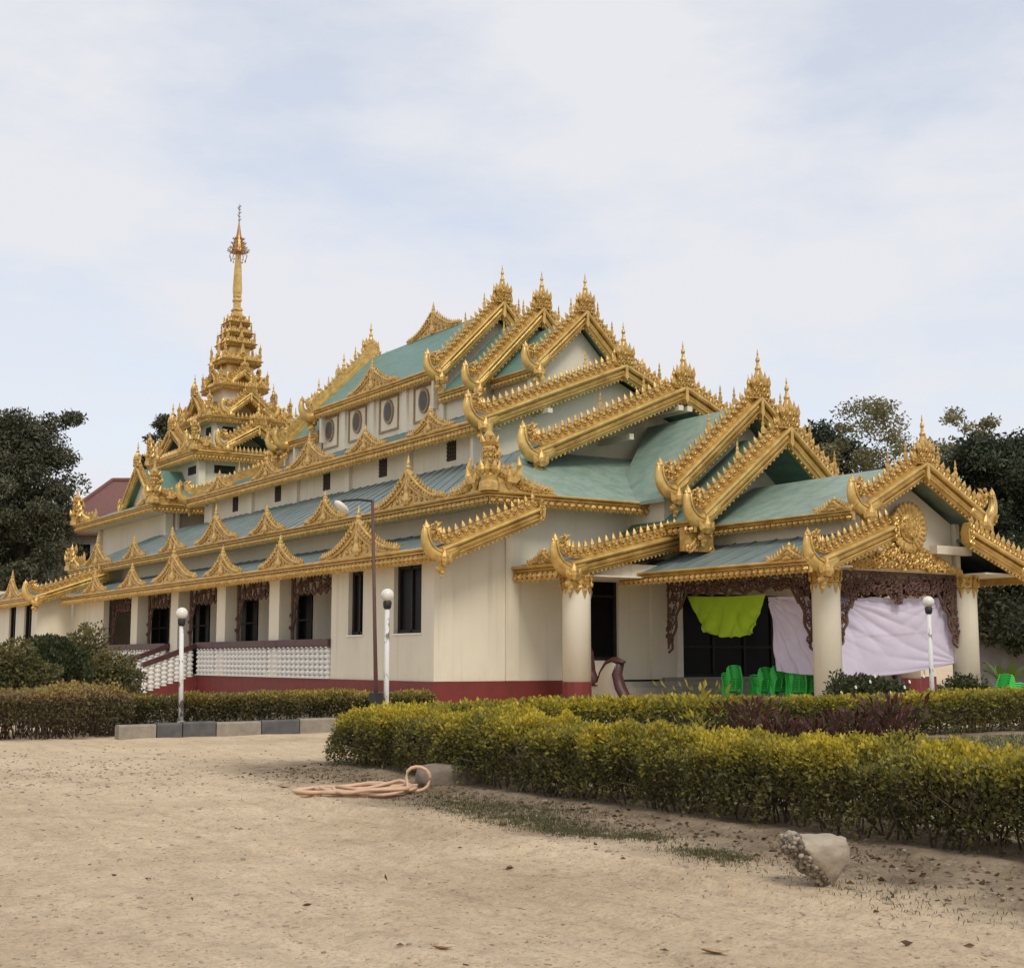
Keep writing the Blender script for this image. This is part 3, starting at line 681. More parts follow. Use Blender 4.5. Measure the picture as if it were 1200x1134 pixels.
def build_hall():
    P = hall
    # ------------- base, walls
    for s in (-1, 1):
        x0 = XC + s * 12.0
        bx = lambda a, b: (min(XC + s * a, XC + s * b), max(XC + s * a, XC + s * b))
        # corner block: front part of the side
        y0, y1 = YF, 46.14
        mb = MB()
        wx = bx(11.7, 12.0)
        # wall with two window openings (y ranges), built as piers and spandrels
        wins = [(39.40, 41.31), (43.60, 44.75)]
        mb.box(*wx, y0 + 0.3, 39.40, 0.88, 5.18); mb.box(*wx, 41.31, 43.60, 0.88, 5.18); mb.box(*wx, 44.75, y1, 0.88, 5.18)
        for a, b in wins: mb.box(*wx, a, b, 0.88, 2.45); mb.box(*wx, a, b, 4.72, 5.18)
        mb.box(*bx(9.6, 11.7), y1 - 0.3, y1, 0.88, 5.3)
        mb.obj('side_wall', CREAM, P)
        for a, b in wins:
            w = MB(); xa, xb = bx(11.72, 11.84)
            for (c, d_) in ((a, a + 0.14), (b - 0.14, b), ((a + b) / 2 - 0.05, (a + b) / 2 + 0.05)): w.box(xa, xb, c, d_, 2.45, 4.72)
            w.box(xa, xb, a + 0.14, b - 0.14, 2.45, 2.57); w.box(xa, xb, a + 0.14, b - 0.14, 4.6, 4.72)
            wo = w.obj('window', FRAME, P)
            g = MB(); ga, gb = bx(11.76, 11.78); g.box(ga, gb, a, b, 2.45, 4.72); g.obj('pane', GLASS, wo)
            si = MB(); sa, sb = bx(11.84, 12.05); si.box(sa, sb, a - 0.05, b + 0.05, 2.40, 2.45); si.obj('sill', TRIM, wo)
        pl = MB(); pa = bx(11.7, 12.06); pl.box(*pa, YF + 0.2, 59.8, -0.05, 0.88); pl.obj('plinth', PLINTH, P); pl = MB(); pl.box(*pa, 63.8, 80.0, -0.05, 0.88); pl.obj('plinth', PLINTH, P)
        # far corner block
        mb = MB(); mb.box(*wx, 74.2, 80.0, 0.88, 5.18); mb.obj('side_wall', CREAM, P)
        # gallery: floor, recessed wall, ceiling, columns
        fl = MB(); fl.box(*bx(9.0, 11.98), 46.14, 74.2, 0.60, 0.885); fl.obj('gallery_floor', STEP, P)
        rw = MB()
        bays = [(46.14, 50.84), (51.94, 56.53), (57.72, 62.36), (63.77, 68.32), (69.68, 74.2)]
        yprev = 46.14
        for a, b in bays:
            c = (a + b) / 2
            rw.box(*bx(9.4, 9.6), yprev, c - 1.35, 0.885, 5.9); rw.box(*bx(9.4, 9.6), c - 1.35, c + 1.35, 4.35, 5.9); yprev = c + 1.35
        rw.box(*bx(9.4, 9.6), yprev, 74.2, 0.885, 5.9)
        rw.obj('gallery_wall', CREAM, P)
        for a, b in bays:
            c = (a + b) / 2
            d = MB()
            for q in (-1.35, -0.05, 1.25): d.box(*bx(9.42, 9.66), c + q, c + q + 0.1, 0.885, 4.35)
            d.box(*bx(9.42, 9.66), c - 1.25, c + 1.25, 4.25, 4.35); d.box(*bx(9.42, 9.64), c - 1.25, c + 1.25, 3.2, 3.28)
            do = d.obj('gallery_door', FRAME, P)
            g = MB(); g.box(*bx(9.48, 9.5), c - 1.25, c + 1.25, 0.885, 4.25); g.obj('pane', GLASS, do)
        ce = MB(); ce.box(*bx(9.0, 11.95), 46.2, 74.1, 5.15, 5.25); ce.obj('gallery_ceiling', WOOD, P)
        for a, b in ((50.84, 51.94), (56.53, 57.72), (62.36, 63.77), (68.32, 69.68)):
            m_ = (a + b) / 2
            cm = MB(); cm.box(*bx(11.25, 12.0), m_ - 0.5, m_ + 0.5, 0.88, 5.15)
            cm.box(*bx(11.2, 12.05), m_ - 0.55, m_ + 0.55, 0.88, 1.05)
            cm.obj('gallery_column', CREAM, P)
        # L2 storey wall
        mb = MB(); mb.box(*bx(9.15, 9.38), YF + 0.3, 86.0, 5.6, 7.2); mb.obj('clerestory_wall', CREAM, P)
        # soffits
        so = MB(); so.box(*bx(12.05, 12.74), 37.4, 79.0, 4.93, 4.98); so.obj('soffit', CREAM, P)
        so = MB(); so.box(*bx(9.0, 10.5), 37.6, 86.2, 6.75, 6.8); so.obj('soffit', CREAM, P)
        # L1 roof and eave
        ribbed(P, [(XC + s * 12.83, 37.3, 5.08), (XC + s * 12.83, 79.5, 5.08), (XC + s * 9.45, 79.5, 6.12), (XC + s * 9.45, 37.3, 6.12)], ROOFB)
        eave(P, (XC + s * 12.83, 37.25), (XC + s * 12.83, 79.3), (s, 0), 4.60, 5.10)
        barge(P, (XC + s * 12.66, 37.1, 4.56), (-s, 0, 0), (0, -1, 0), 3.7, 0.40, 0.86, end_cap=True)
        # L2 roof hips
        def hip(d0, z0, yf, yb, d1, z1, yf1, yb1, m, seams=True):
            q = [(XC + s * d0, yf, z0), (XC + s * d0, yb, z0), (XC + s * d1, yb1, z1), (XC + s * d1, yf1, z1)]
            if seams: ribbed(P, q, m)
            else: MB().sheet(q, 0.1).obj('roof', m, P)
        hip(10.57, 7.03, 37.5, 86.3, 6.2, 9.30, 42.0, 82.0, ROOFB)
        eave(P, (XC + s * 10.57, 37.5), (XC + s * 10.57, 86.3), (s, 0), 6.57, 7.05, m0=1, m1=1)
        # L3 wall, lattice vents, pilasters
        mb = MB(); mb.box(*bx(6.0, 6.2), 44.5, 75.0, 8.6, 10.7)
        for k in range(8): yy = 45.0 + k * 5.72 - 0.2; mb.box(*bx(6.2, 6.36), yy, yy + 0.5, 8.9, 10.6)
        mb.obj('upper_wall', CREAM, P)
        for yy in (47.3, 53.2, 58.9, 64.6, 70.3):
            v = MB(); v.box(*bx(6.19, 6.21), yy - 0.36, yy + 0.36, 9.55, 10.35); vo = v.obj('lattice_vent', DARK, P)
            l = MB()
            for i in range(4):
                a = yy - 0.36 + 0.18 * i + 0.05; l.box(*bx(6.21, 6.25), a, a + 0.07, 9.55, 10.35)
            for i in range(5): l.box(*bx(6.205, 6.245), yy - 0.36, yy + 0.36, 9.6 + 0.16 * i, 9.65 + 0.16 * i)
            l.obj('lattice', BARK, vo, 'stuff')
        # L3 roof, eave
        ribbed(P, [(XC + s * 7.03, 43.95, 10.68), (XC + s * 7.03, 75.4, 10.68), (XC + s * 2.9, 75.4, 12.40), (XC + s * 2.9, 43.95, 12.40)], ROOFB)
        eave(P, (XC + s * 7.03, 43.9), (XC + s * 7.03, 75.45), (s, 0), 10.10, 10.70)
        so = MB(); so.box(*bx(5.9, 6.95), 44.1, 75.3, 10.42, 10.47); so.obj('soffit', CREAM, P)
        # top wall with oval windows in framed panels
        mb = MB(); mb.box(*bx(2.8, 3.0), 53.6, 66.16, 11.8, 14.7); mb.obj('attic_wall', CREAM, P)
        for ya, yb, dd, ztp in ((50.4, 53.6, 2.98, 13.45), (66.16, 69.4, 2.98, 13.45), (47.3, 50.4, 2.2, 13.6), (69.4, 72.4, 2.2, 13.6)):
            MB().box(*bx(dd - 0.2, dd), ya, yb, 11.6, ztp).obj('attic_wall', CREAM, P)
        for yy in (55.2, 58.7, 62.1, 65.3):
            fr = MB(); xa, xb = bx(3.0, 3.06)
            for a, b, c, d_ in ((-1.0, -0.9, 12.62, 14.35), (0.9, 1.0, 12.62, 14.35), (-0.9, 0.9, 12.62, 12.72), (-0.9, 0.9, 14.25, 14.35)): fr.box(xa, xb, yy + a, yy + b, c, d_)
            fo = fr.obj('framed_panel', mats_panel, P)
            ov = MB(); ov.lathe([(0.38, 0.0), (0.48, 0.0), (0.48, 0.09), (0.38, 0.09)], (XC + s * 3.0, yy, 13.6), 18, (s, 0, 0), (0, 1, 0), 0, 1.25); ov.obj('oval_rim', mats_panel, fo)
            gl = MB(); gl.lathe([(0.37, 0.05), (0.37, 0.096)], (XC + s * 3.0, yy, 13.6), 18, (s, 0, 0), (0, 1, 0), 0, 1.25); gl.obj('oval_pane', OVAL, fo)
            pi_ = MB(); pi_.box(*bx(3.0, 3.12), yy - 1.95, yy - 1.5, 12.3, 14.4); pi_.obj('pilaster', CREAM, P)
        # top roofs: three steps at each end
        for (y0, y1, d, zb, zt, zr) in ((53.2, 66.56, 3.33, 14.30, 14.88, 18.10), (49.9, 53.3, 3.28, 13.10, 13.62, 17.05), (66.46, 69.9, 3.28, 13.10, 13.62, 17.05), (46.6, 50.0, 2.55, 13.30, 13.75, 16.25), (69.8, 73.2, 2.55, 13.30, 13.75, 16.25)):
            MB().sheet([(XC + s * d, y0, zt - 0.03), (XC + s * d, y1, zt - 0.03), (XC, y1, zr), (XC, y0, zr)], 0.12).obj('roof', ROOF, P)
            eave(P, (XC + s * d, y0 - 0.05), (XC + s * d, y1 + 0.05), (s, 0), zb, zt, 0.95)
        # antefixes on the eaves
        for yy, big in ((42.35, 1), (48.95, 0), (54.9, 0), (60.9, 1), (66.9, 0), (73.1, 0)):
            antefix(P, XC + s * 12.84, yy, 5.08, 5.7 if big else 3.9, 1.62 if big else 1.16, 0 if s < 0 else pi)
        for yy, big in ((42.95, 1), (49.8, 0), (55.65, 0), (61.7, 1), (67.7, 0), (73.8, 0), (80.6, 1)):
            antefix(P, XC + s * 10.58, yy, 7.03, 5.2 if big else 3.6, 1.66 if big else 1.16, 0 if s < 0 else pi)
        for yy, big in ((47.6, 0), (53.3, 0), (59.1, 1), (64.1, 0), (70.6, 0)):
            antefix(P, XC + s * 7.04, yy, 10.68, 5.2 if big else 3.6, 1.45 if big else 1.02, 0 if s < 0 else pi)
        antefix(P, XC + s * 3.34, 59.9, 14.86, 5.2, 1.45, 0 if s < 0 else pi)
        corner(P, XC + s * 10.57, 37.5, 7.03, 2.6, 2.1, 0 if s < 0 else pi / 2)
        corner(P, XC + s * 10.57, 86.3, 7.03, 2.0, 1.3, -pi / 2 if s < 0 else pi)
    antefix(P, XC, 59.67, 18.06, 5.3, 1.55)
    # front wall
    mb = MB()
    for s in (-1, 1):
        mb.prism([(s * 12.0, 0.88), (s * 6.93, 0.88), (s * 6.93, 7.0), (s * 9.3, 7.0), (s * 9.3, 6.08), (s * 12.0, 5.24)], (V3(XC, YF, 0), V3(1, 0, 0), UP, V3(0, 1, 0)), 0, 0.3)
    for s in (-1, 1):
        q = lambda a, b: (min(XC + s * a, XC + s * b), max(XC + s * a, XC + s * b))
        mb.box(*q(4.5, 6.93), YF, YF + 0.3, 0.88, 1.55); mb.box(*q(4.5, 6.93), YF, YF + 0.3, 4.55, 7.0)
        mb.box(*q(1.6, 4.5), YF, YF + 0.3, 0.88 if s < 0 else 4.0, 7.0)
        mb.box(*q(11.35, 12.04), YF - 0.08, YF + 0.1, 0.885, 5.2)
        mb.box(*q(8.75, 9.28), YF - 0.08, YF + 0.1, 0.885, 6.6)
        if s < 0: mb.box(*q(2.3, 3.1), YF - 0.10, YF + 0.1, 0.885, 5.2)
    mb.box(XC - 1.6, XC + 1.6, YF, YF + 0.3, 4.0, 7.0)
    mb.obj('front_wall', CREAM, P)
    for s in (-1, 1):
        a, b = sorted((XC + s * 4.5, XC + s * 6.93))
        w = MB()
        for x in (a, b - 0.12, (a + b) / 2 - 0.05): w.box(x, x + 0.12, YF + 0.12, YF + 0.24, 1.55, 4.55)
        w.box(a, b, YF + 0.13, YF + 0.23, 3.75, 3.83); w.box(a, b, YF + 0.13, YF + 0.23, 1.55, 1.67)
        wo = w.obj('front_window', FRAME, P)
        MB().box(a, b, YF + 0.17, YF + 0.19, 1.55, 4.55).obj('pane', GLASS, wo)
        # shallow panel beside the window
        pn = MB(); c0, c1 = sorted((XC + s * 3.15, XC + s * 4.45))
        for (x0, x1, z0, z1) in ((c0, c1, 1.55, 1.6),): pn.box(x0, x1, YF - 0.025, YF, z0, z1)
        pn.obj('panel_moulding', CREAM, P)
    d = MB()
    for x in (-1.6, -0.06, 1.48, 2.9, 4.3): d.box(XC + x, XC + x + 0.12, YF + 0.1, YF + 0.25, 0.95, 4.0)
    for z in (0.95, 2.0, 3.9): d.box(XC - 1.48, XC + 4.4, YF + 0.11, YF + 0.24, z, z + 0.1)
    do = d.obj('entrance_door', FRAME, P)
    MB().box(XC - 1.6, XC + 4.42, YF + 0.16, YF + 0.18, 0.95, 4.0).obj('pane', GLASS, do)  # dark doors stretched right of the doorway to stand in for inner porch darkness
    MB().box(XC - 1.85, XC - 1.6, YF - 0.06, YF + 0.1, 0.9, 4.2).obj('door_surround', TRIM, P)
    for x0, x1 in ((XC - 12.06, XC - 6.9), (XC + 6.9, XC + 12.06)): MB().box(x0, x1, YF - 0.06, YF + 0.2, -0.05, 0.88).obj('plinth', PLINTH, P)
    # back wall
    MB().box(XC - 11.6, XC + 11.6, 79.4, 79.7, 0.8, 5.1).obj('back_wall', CREAM, P)
    # L2 front eave and front roof slope
    for s in (-1, 1):
        a = XC + s * 10.57; b = XC + s * 3.6
        eave(P, (a, 37.5), (b, 37.5), (0, -1), 6.57, 7.05, m0=1)
        MB().sheet([(a, 37.5, 7.03), (XC, 37.5, 7.03), (XC, 42.2, 9.40), (XC + s * 6.2, 42.0, 9.30)], 0.1).obj('roof', ROOFF, P)
        MB().sheet([(a, 86.3, 7.03), (XC, 86.3, 7.03), (XC, 82.0, 9.30), (XC + s * 6.2, 82.0, 9.30)], 0.1).obj('roof', ROOFB, P)
        eave(P, (a, 86.3), (XC, 86.3), (0, 1), 6.57, 7.05, m0=1)
        so = MB(); so.box(min(a, b), max(a, b), 37.64, YF, 6.75, 6.8); so.obj('soffit', CREAM, P)
    # wide gables on the hall front (y 40.2 and 43.95) and back
    FX = (1, 0); FN = (0, -1)
    gable(P, (XC, 43.95), FX, FN, 6.9, 10.22, 13.05, 1.0, 1.0, fill=CREAM, fill_back=0.75, fill_z=8.6)
    gable(P, (XC, 40.2), FX, FN, 6.9, 8.48, 11.50, 1.0, 1.0)
    MB().prism([(-6.8, 9.0), (6.8, 9.0), (6.8, 9.0), (0, 11.6), (-6.8, 8.9)], (V3(XC, 42.5, 0), V3(1, 0, 0), UP, V3(0, -1, 0)), -0.2, 0).obj('gable_wall', CREAM, P)
    for s in (-1, 1):
        MB().sheet([(XC + s * 7.0, 40.2, 8.75), (XC + s * 7.0, 44.6, 8.75), (XC, 44.6, 11.95), (XC, 40.2, 11.95)], 0.1).obj('roof', ROOF, P)
        MB().sheet([(XC + s * 3.0, 43.95, 12.35), (XC + s * 3.0, 47.2, 12.35), (XC, 47.2, 13.55), (XC, 43.95, 13.55)], 0.1).obj('roof', ROOF, P)
        # purlin ends under the overhang
        for (dx, w_, ya, yb, za, zb_) in ((3.9, 0.11, 43.6, 44.6, 11.2, 11.38), (2.3, 0.10, 40.5, 42.6, 9.86, 10.08), (0.22, 0.12, 40.05, 42.4, 11.12, 11.32)):
            MB().box(XC + s * dx - w_, XC + s * dx + w_, ya, yb, za, zb_).obj('purlin', CREAM, P)
    gable(P, (XC, 75.4), FX, (0, 1), 6.9, 10.22, 13.05, 1.0, 1.0, fill=CREAM, fill_back=0.75)
    # three stepped top gables, front and back
    for s_, yy in ((-1, (46.6, 49.9, 53.2)), (1, (73.2, 69.9, 66.56))):
        n = (0, s_)
        gable(P, (XC, yy[0]), FX, n, 2.55, 13.33, 15.80, 0.92, 1.0, fill=CREAM, fill_back=0.6, fill_z=12.2)
        gable(P, (XC, yy[1]), FX, n, 3.45, 12.98, 16.60, 0.95, 1.0, fill=CREAM, fill_back=0.6, fill_z=12.0)
        gable(P, (XC, yy[2]), FX, n, 3.45, 14.05, 17.62, 0.98, 1.0, fill=CREAM, fill_back=0.6, fill_z=13.0)
OVAL = mat('oval_dusty_glass', (0.055, 0.045, 0.038), rough=0.5, var=0.3, scale=6)
mats_panel = mat('panel_gold_brown', (0.30, 0.20, 0.09), rough=0.6, var=0.2)

# balusters, rails and side stairs
def build_gallery_rail():
    bl = MB(); bl.lathe([(0.15, 0), (0.15, 0.05), (0.08, 0.07)] + [(r_, 0.07 + 0.2 * q + z_) for q in range(5) for r_, z_ in ((0.15, 0.05), (0.17, 0.10), (0.15, 0.15), (0.085, 0.2))] + [(0.15, 1.09), (0.15, 1.14)], (0, 0, 0), 9)
    bme = bl.mesh('baluster', BALU, smooth=True)
    def run(y0, y1, n):
        r = MB(); r.box(22.10, 22.42, y0, y1, 2.10, 2.34); r.box(22.14, 22.38, y0, y1, 2.02, 2.10)
        b = r.obj('balustrade', RAIL, hall)
        MB().box(22.12, 22.40, y0, y1, 0.885, 0.93).obj('base_strip', BALU, b)
        for i in range(n):
            y = y0 + (i + 0.5) * (y1 - y0) / n
            inst('baluster', bme, b, (22.26, y, 0.92))
        return b
    run(46.16, 50.82, 11); run(50.86, 51.94, 2); run(51.96, 56.55, 11); run(56.57, 57.7, 2); run(57.72, 59.8, 5)
    run(63.9, 68.3, 10); run(68.32, 69.66, 3); run(69.7, 74.1, 10)
    # side stairs running out to the drive
    st = MB()
    for i in range(6):
        z = 0.88 - 0.147 * i
        st.box(22.17 - 0.36 * (i + 1), 22.17 - 0.36 * i, 60.1, 63.5, -0.05, z - 0.147 + 0.0)
    so = st.obj('side_stairs', STEP, hall)
    for y in (59.85, 63.55):
        m = MB(); x0, x1 = 22.17, 19.7; z0, z1 = 0.88, 0.06
        m.prism([(x1, -0.05), (x0, -0.05), (x0, z0), (x1 - 0.15, z1)], (V3(0, y, 0), V3(1, 0, 0), UP, V3(0, 1, 0)), 0, 0.22)
        m.obj('cheek_wall', PLINTH, so)
        r = MB(); r.sweep([(-0.16, 0), (0.16, 0), (0.16, 0.22), (-0.16, 0.22)], (22.2, y + 0.11, 2.1), (19.75, y + 0.11, 1.22), V3(0, 1, 0), UP)
        r.obj('stair_rail', RAIL, so)
        for i in range(8):
            f = (i + 0.6) / 8; xx = 22.1 - f * 2.35; zz = 0.86 - f * 0.78
            inst('baluster', bme, so, (xx, y + 0.11, zz))

def carved(parent, O, u, n, w, ztop, zscal, zleg, leg=0.55, legend=0.22, drop=None, dens=1.0, m=None, name='carved_screen'):
    """openwork timber screen hung in an opening: top band with scalloped edge and two tapering side legs"""
    O = V3(*O); u = V3(*u); n = V3(*n); mb = MB(); m = m or WOOD
    K = 26
    def low(x):
        x_ = min(x, w - x)
        if x_ < leg:
            return None
        f = (x_ - leg) / max(0.01, (w / 2 - leg))
        z = zscal + 0.16 * abs(sin(f * pi * 3.5)) - 0.10 * f
        if f < 0.14: z -= 0.45 * (1 - f / 0.14)
        if drop and f > 0.93: z = drop
        return z
    xs = np.linspace(leg, w - leg, 60)
    # top rail and edge strips
    mb.prism([(0, ztop - 0.09), (w, ztop - 0.09), (w, ztop), (0, ztop)], (O, u, UP, n), -0.06, 0.06)
    pts = [O + u * x + UP * low(x) for x in xs]
    mb.tube(pts, 0.05, 5)
    pts2 = [O + u * x + UP * (low(x) * 0.45 + ztop * 0.55) for x in xs]
    mb.tube(pts2, 0.035, 4)
    for sgn in (0, 1):
        q = []
        for i in range(14):
            f = i / 13; z = zscal - 0.15 - f * (zscal - 0.15 - zleg); xx = leg + (legend - leg) * f + 0.06 * sin(f * 14)
            q.append(O + u * (w - xx if sgn else xx) + UP * z)
        mb.tube(q, 0.05, 5)
        e = 0.04
        mb.tube([O + u * (w - e if sgn else e) + UP * ztop, O + u * (w - e if sgn else e) + UP * zleg], 0.05, 4)
        mb.tube([q[-1], O + u * (w - e if sgn else e) + UP * (zleg - 0.12)], 0.05, 4)
    # scroll filling
    area = w * (ztop - zscal); nn = int(area / 0.058 * dens)
    for k in range(nn):
        x = 0.08 + (w - 0.16) * ((k * 0.6180339) % 1); f = ((k * 0.754877) % 1)
        lw = low(x); lw = zscal - 0.1 if lw is None else lw
        z = lw + 0.03 + (ztop - 0.12 - lw) * f
        r = 0.085 + 0.075 * ((k * 0.569) % 1)
        mb.curl(O + u * x + UP * z + n * (0.02 + 0.03 * (k % 3)), u, UP, n, r, ph=k * 2.4, sgn=1 if k % 2 else -1, th=0.33, seg=7)
    for sgn in (0, 1):
        nl = int((zscal - zleg) * (leg + legend) / 2 / 0.026 * dens)
        for k in range(nl):
            f = (k * 0.7548) % 1; z = zscal + 0.05 - f * (zscal - zleg); lw = leg + (legend - leg) * f
            xx = 0.06 + (lw - 0.08) * ((k * 0.618) % 1)
            mb.curl(O + u * (w - xx if sgn else xx) + UP * z + n * (0.02 + 0.03 * (k % 3)), u, UP, n, 0.07 + 0.05 * ((k * 0.31) % 1), ph=k * 1.9, sgn=1 if k % 2 else -1, th=0.33, seg=7)
    # thin backing lattice
    for k in range(int(w / 0.3)):
        x = 0.15 + k * 0.3; lw = low(x); lw = zscal - 0.2 if lw is None else lw
        mb.tube([O + u * x + UP * (lw + 0.05) - n * 0.02, O + u * (x + 0.18 * (-1) ** k) + UP * (ztop - 0.05) - n * 0.02], 0.04, 4)
    if drop:
        for k in range(6): mb.ball(O + u * w / 2 + UP * (drop + 0.06 + 0.1 * k) + n * 0.05, 0.10, 6, 4)
    return mb.obj(name, m, parent)

def column(parent, x, y, z0, z1, r=0.41, plinth=None):
    mb = MB(); mb.lathe([(r * 1.0, z0), (r, z1 - 0.02), (r * 0.98, z1)], (x, y, 0), 12, rot=pi / 12)
    o = mb.obj('porch_column', CREAM, parent, smooth=False)
    for p in o.data.polygons: p.use_smooth = len(p.vertices) == 4
    if plinth: MB().lathe([(r * 1.03, -0.05), (r * 1.03, plinth)], (x, y, 0), 12, rot=pi / 12).obj('column_plinth', PLINTH, o)
    cp = MB()
    cp.lathe([(r * 1.02, z1 - 0.42), (r * 1.10, z1 - 0.40), (r * 1.06, z1 - 0.34), (r * 1.1, z1 - 0.1), (r * 1.22, z1 - 0.04), (r * 1.22, z1 + 0.02)], (x, y, 0), 12, rot=pi / 12)
    for k in range(12):
        a = 2 * pi * k / 12; d = V3(cos(a), sin(a), 0); t = V3(-sin(a), cos(a), 0); c = V3(x, y, z1 - 0.42) + d * r * 1.02; L = 0.36 if k % 2 else 0.20
        w = r * 0.26
        cp.add([c - t * w, c + t * w, c - UP * L, c + d * 0.05 - UP * L * 0.3], [(0, 3, 2), (3, 1, 2), (0, 1, 3)])
        for j in range(2): cp.curl(c + d * 0.04 + UP * (0.14 + 0.16 * j), t, UP, d, 0.085, ph=k + j, th=0.38, seg=6)
    cp.obj('capital', GOLDR, o)
    return o

def build_porch():
    P = hall; FX = (1, 0); FN = (0, -1)
    # ---- vestibule: two stepped steep gables over the entrance
    gable(P, (XC, 36.06), FX, FN, 4.05, 6.90, 10.33, 0.98, 1.0)
    gable(P, (XC, 34.63), FX, FN, 4.05, 5.80, 9.05, 0.98, 1.0)
    for s in (-1, 1):
        sx = lambda d: XC + s * d
        MB().sheet([(sx(4.45), 36.06, 7.05), (sx(4.45), 39.0, 7.05), (XC, 42.4, 10.80), (XC, 36.06, 10.80)], 0.12).obj('roof', ROOFF, P)
        MB().sheet([(sx(4.45), 34.63, 5.98), (sx(4.45), 38.4, 5.98), (XC, 38.4, 9.52), (XC, 34.63, 9.52)], 0.12).obj('roof', ROOF, P)
        eave(P, (sx(4.45), 34.5), (sx(4.45), 37.4), (s, 0), 5.72, 6.16, 0.9)
        # carved box hanging at the eave corner
        b = MB(); b.box(min(sx(4.62), sx(3.4)), max(sx(4.62), sx(3.4)), 34.75, 35.05, 5.15, 5.95)
        for k in range(22): b.curl((sx(3.5 + 1.05 * ((k * 0.618) % 1)), 34.73, 5.2 + 0.7 * ((k * 0.377) % 1)), V3(1, 0, 0), UP, V3(0, -1, 0), 0.13, ph=k, th=0.36)
        b.obj('carved_corner_box', GOLDR, P)
        # vestibule lower roof with broken gable
        eave(P, (sx(8.92), 35.95), (sx(8.92), YF), (s, 0), 4.12, 4.68, 0.95)
        barge(P, (sx(8.58), 35.9, 4.18), (-s, 0, 0), (0, -1, 0), 4.9, 0.245, 0.92, end_cap=True)
        ribbed(P, [(sx(8.95), 35.9, 4.66), (sx(8.95), YF, 4.66), (sx(3.5), YF, 6.05), (sx(3.5), 35.9, 6.05)], ROOFB)
        MB().box(min(sx(8.8), sx(3.6)), max(sx(8.8), sx(3.6)), 36.0, YF - 0.01, 4.28, 4.33).obj('soffit', CREAM, P)
        MB().box(min(sx(7.9), sx(3.4)), max(sx(7.9), sx(3.4)), 36.2, 36.5, 4.33, 4.75).obj('beam', CREAM, P)
        a = antefix(P, sx(8.93), 36.75, 4.66, 1.7, 0.5, 0 if s < 0 else pi)
        column(P, sx(7.9), 36.4, 0.8, 4.3, 0.47, plinth=0.87)
        # wall above vestibule lower roof
        MB().box(min(sx(3.2), sx(4.0)), max(sx(3.2), sx(4.0)), 36.6, 42.0, 5.0, 7.2).obj('vestibule_wall', CREAM, P)
    MB().prism([(-3.9, 5.3), (3.9, 5.3), (3.9, 7.2), (0, 10.4), (-3.9, 7.2)], (V3(XC, 37.0, 0), V3(1, 0, 0), UP, V3(0, -1, 0)), -0.2, 0).obj('gable_wall', CREAM, P)
    # ---- entrance steps and platform
    st = MB()
    for i in range(4):
        st.box(28.0, 2 * XC - 28.0, 36.3 - 0.0 + 0.42 * i, 38.5, -0.05 if i == 0 else 0.20 * i + 0.02, 0.20 * (i + 1) + 0.02)
    st.box(31.6, 36.9, 38.3, YF + 0.1, 0.8, 0.95)
    st.obj('entrance_steps', STEP, P)
    for s in (-1, 1):
        x = XC + s * 6.63
        # scroll-ended stair cheek: cream body with brown rim
        body = [(37.9, 0.0), (37.9, 1.75), (37.55, 1.55), (37.35, 1.05), (37.05, 0.72), (36.75, 0.85), (36.6, 1.15), (36.3, 1.42), (36.0, 1.5), (35.75, 1.42), (35.86, 1.1), (35.72, 0.7), (35.45, 0.3), (35.3, 0.0)]
        c = MB(); c.prism([(y, z) for y, z in body], (V3(x, 0, 0), V3(0, 1, 0), UP, V3(1, 0, 0)), -0.17, 0.17)
        co = c.obj('stair_cheek', CREAM, P)
        r = MB()
        rim = [(37.9, 2.1), (37.62, 1.75), (37.42, 1.15), (37.12, 0.78), (36.78, 0.72), (36.62, 0.9), (36.72, 1.06), (36.88, 0.98), (36.86, 0.86)]
        r.tube([V3(x, y, z) for y, z in rim], [0.26, 0.25, 0.2, 0.17, 0.14, 0.12, 0.10, 0.08, 0.05], 6, flat=((1, 0, 0), 1.3))
        rim2 = [(36.85, 0.78), (36.66, 1.15), (36.35, 1.46), (36.0, 1.56), (35.55, 1.50)]
        r.tube([V3(x, y, z) for y, z in rim2], [0.07, 0.11, 0.12, 0.12, 0.05], 6, flat=((1, 0, 0), 1.8))
        rim3 = [(35.75, 1.46), (35.92, 1.1), (35.74, 0.66), (35.42, 0.28), (35.3, 0.02)]
        r.tube([V3(x, y, z) for y, z in rim3], [0.13, 0.17, 0.18, 0.17, 0.16], 6, flat=((1, 0, 0), 1.3))
        r.obj('scroll_rim', RAIL, co, smooth=True)
    # ---- porch
    gable(P, (XC + 0.03, 28.74), FX, FN, 2.72, 5.78, 7.22, 0.88, 0.95)
    for s in (-1, 1):
        sx = lambda d: XC + s * d
        MB().sheet([(sx(3.27), 28.74, 6.03), (sx(3.27), 36.4, 6.03), (XC, 36.4, 7.72), (XC, 28.74, 7.72)], 0.1).obj('roof', ROOFF, P)
        eave(P, (sx(3.27), 28.65), (sx(3.27), 36.3), (s, 0), 5.70, 6.06, 0.85)
        antefix(P, sx(3.28), 29.35, 6.04, 1.5, 0.42, 0 if s < 0 else pi)
        ribbed(P, [(sx(5.40), 28.5, 4.46), (sx(5.40), 37.3, 4.46), (sx(2.6), 37.3, 5.50), (sx(2.6), 28.5, 5.50)], ROOFB)
        eave(P, (sx(5.38), 28.4), (sx(5.38), 37.3), (s, 0), 4.05, 4.48, 0.9)
        antefix(P, sx(5.39), 29.2, 4.46, 1.7, 0.5, 0 if s < 0 else pi)
        barge(P, (sx(4.86), 28.5, 4.05), (-s, 0, 0), (0, -1, 0), 3.05, 0.36, 0.86, end_cap=True)
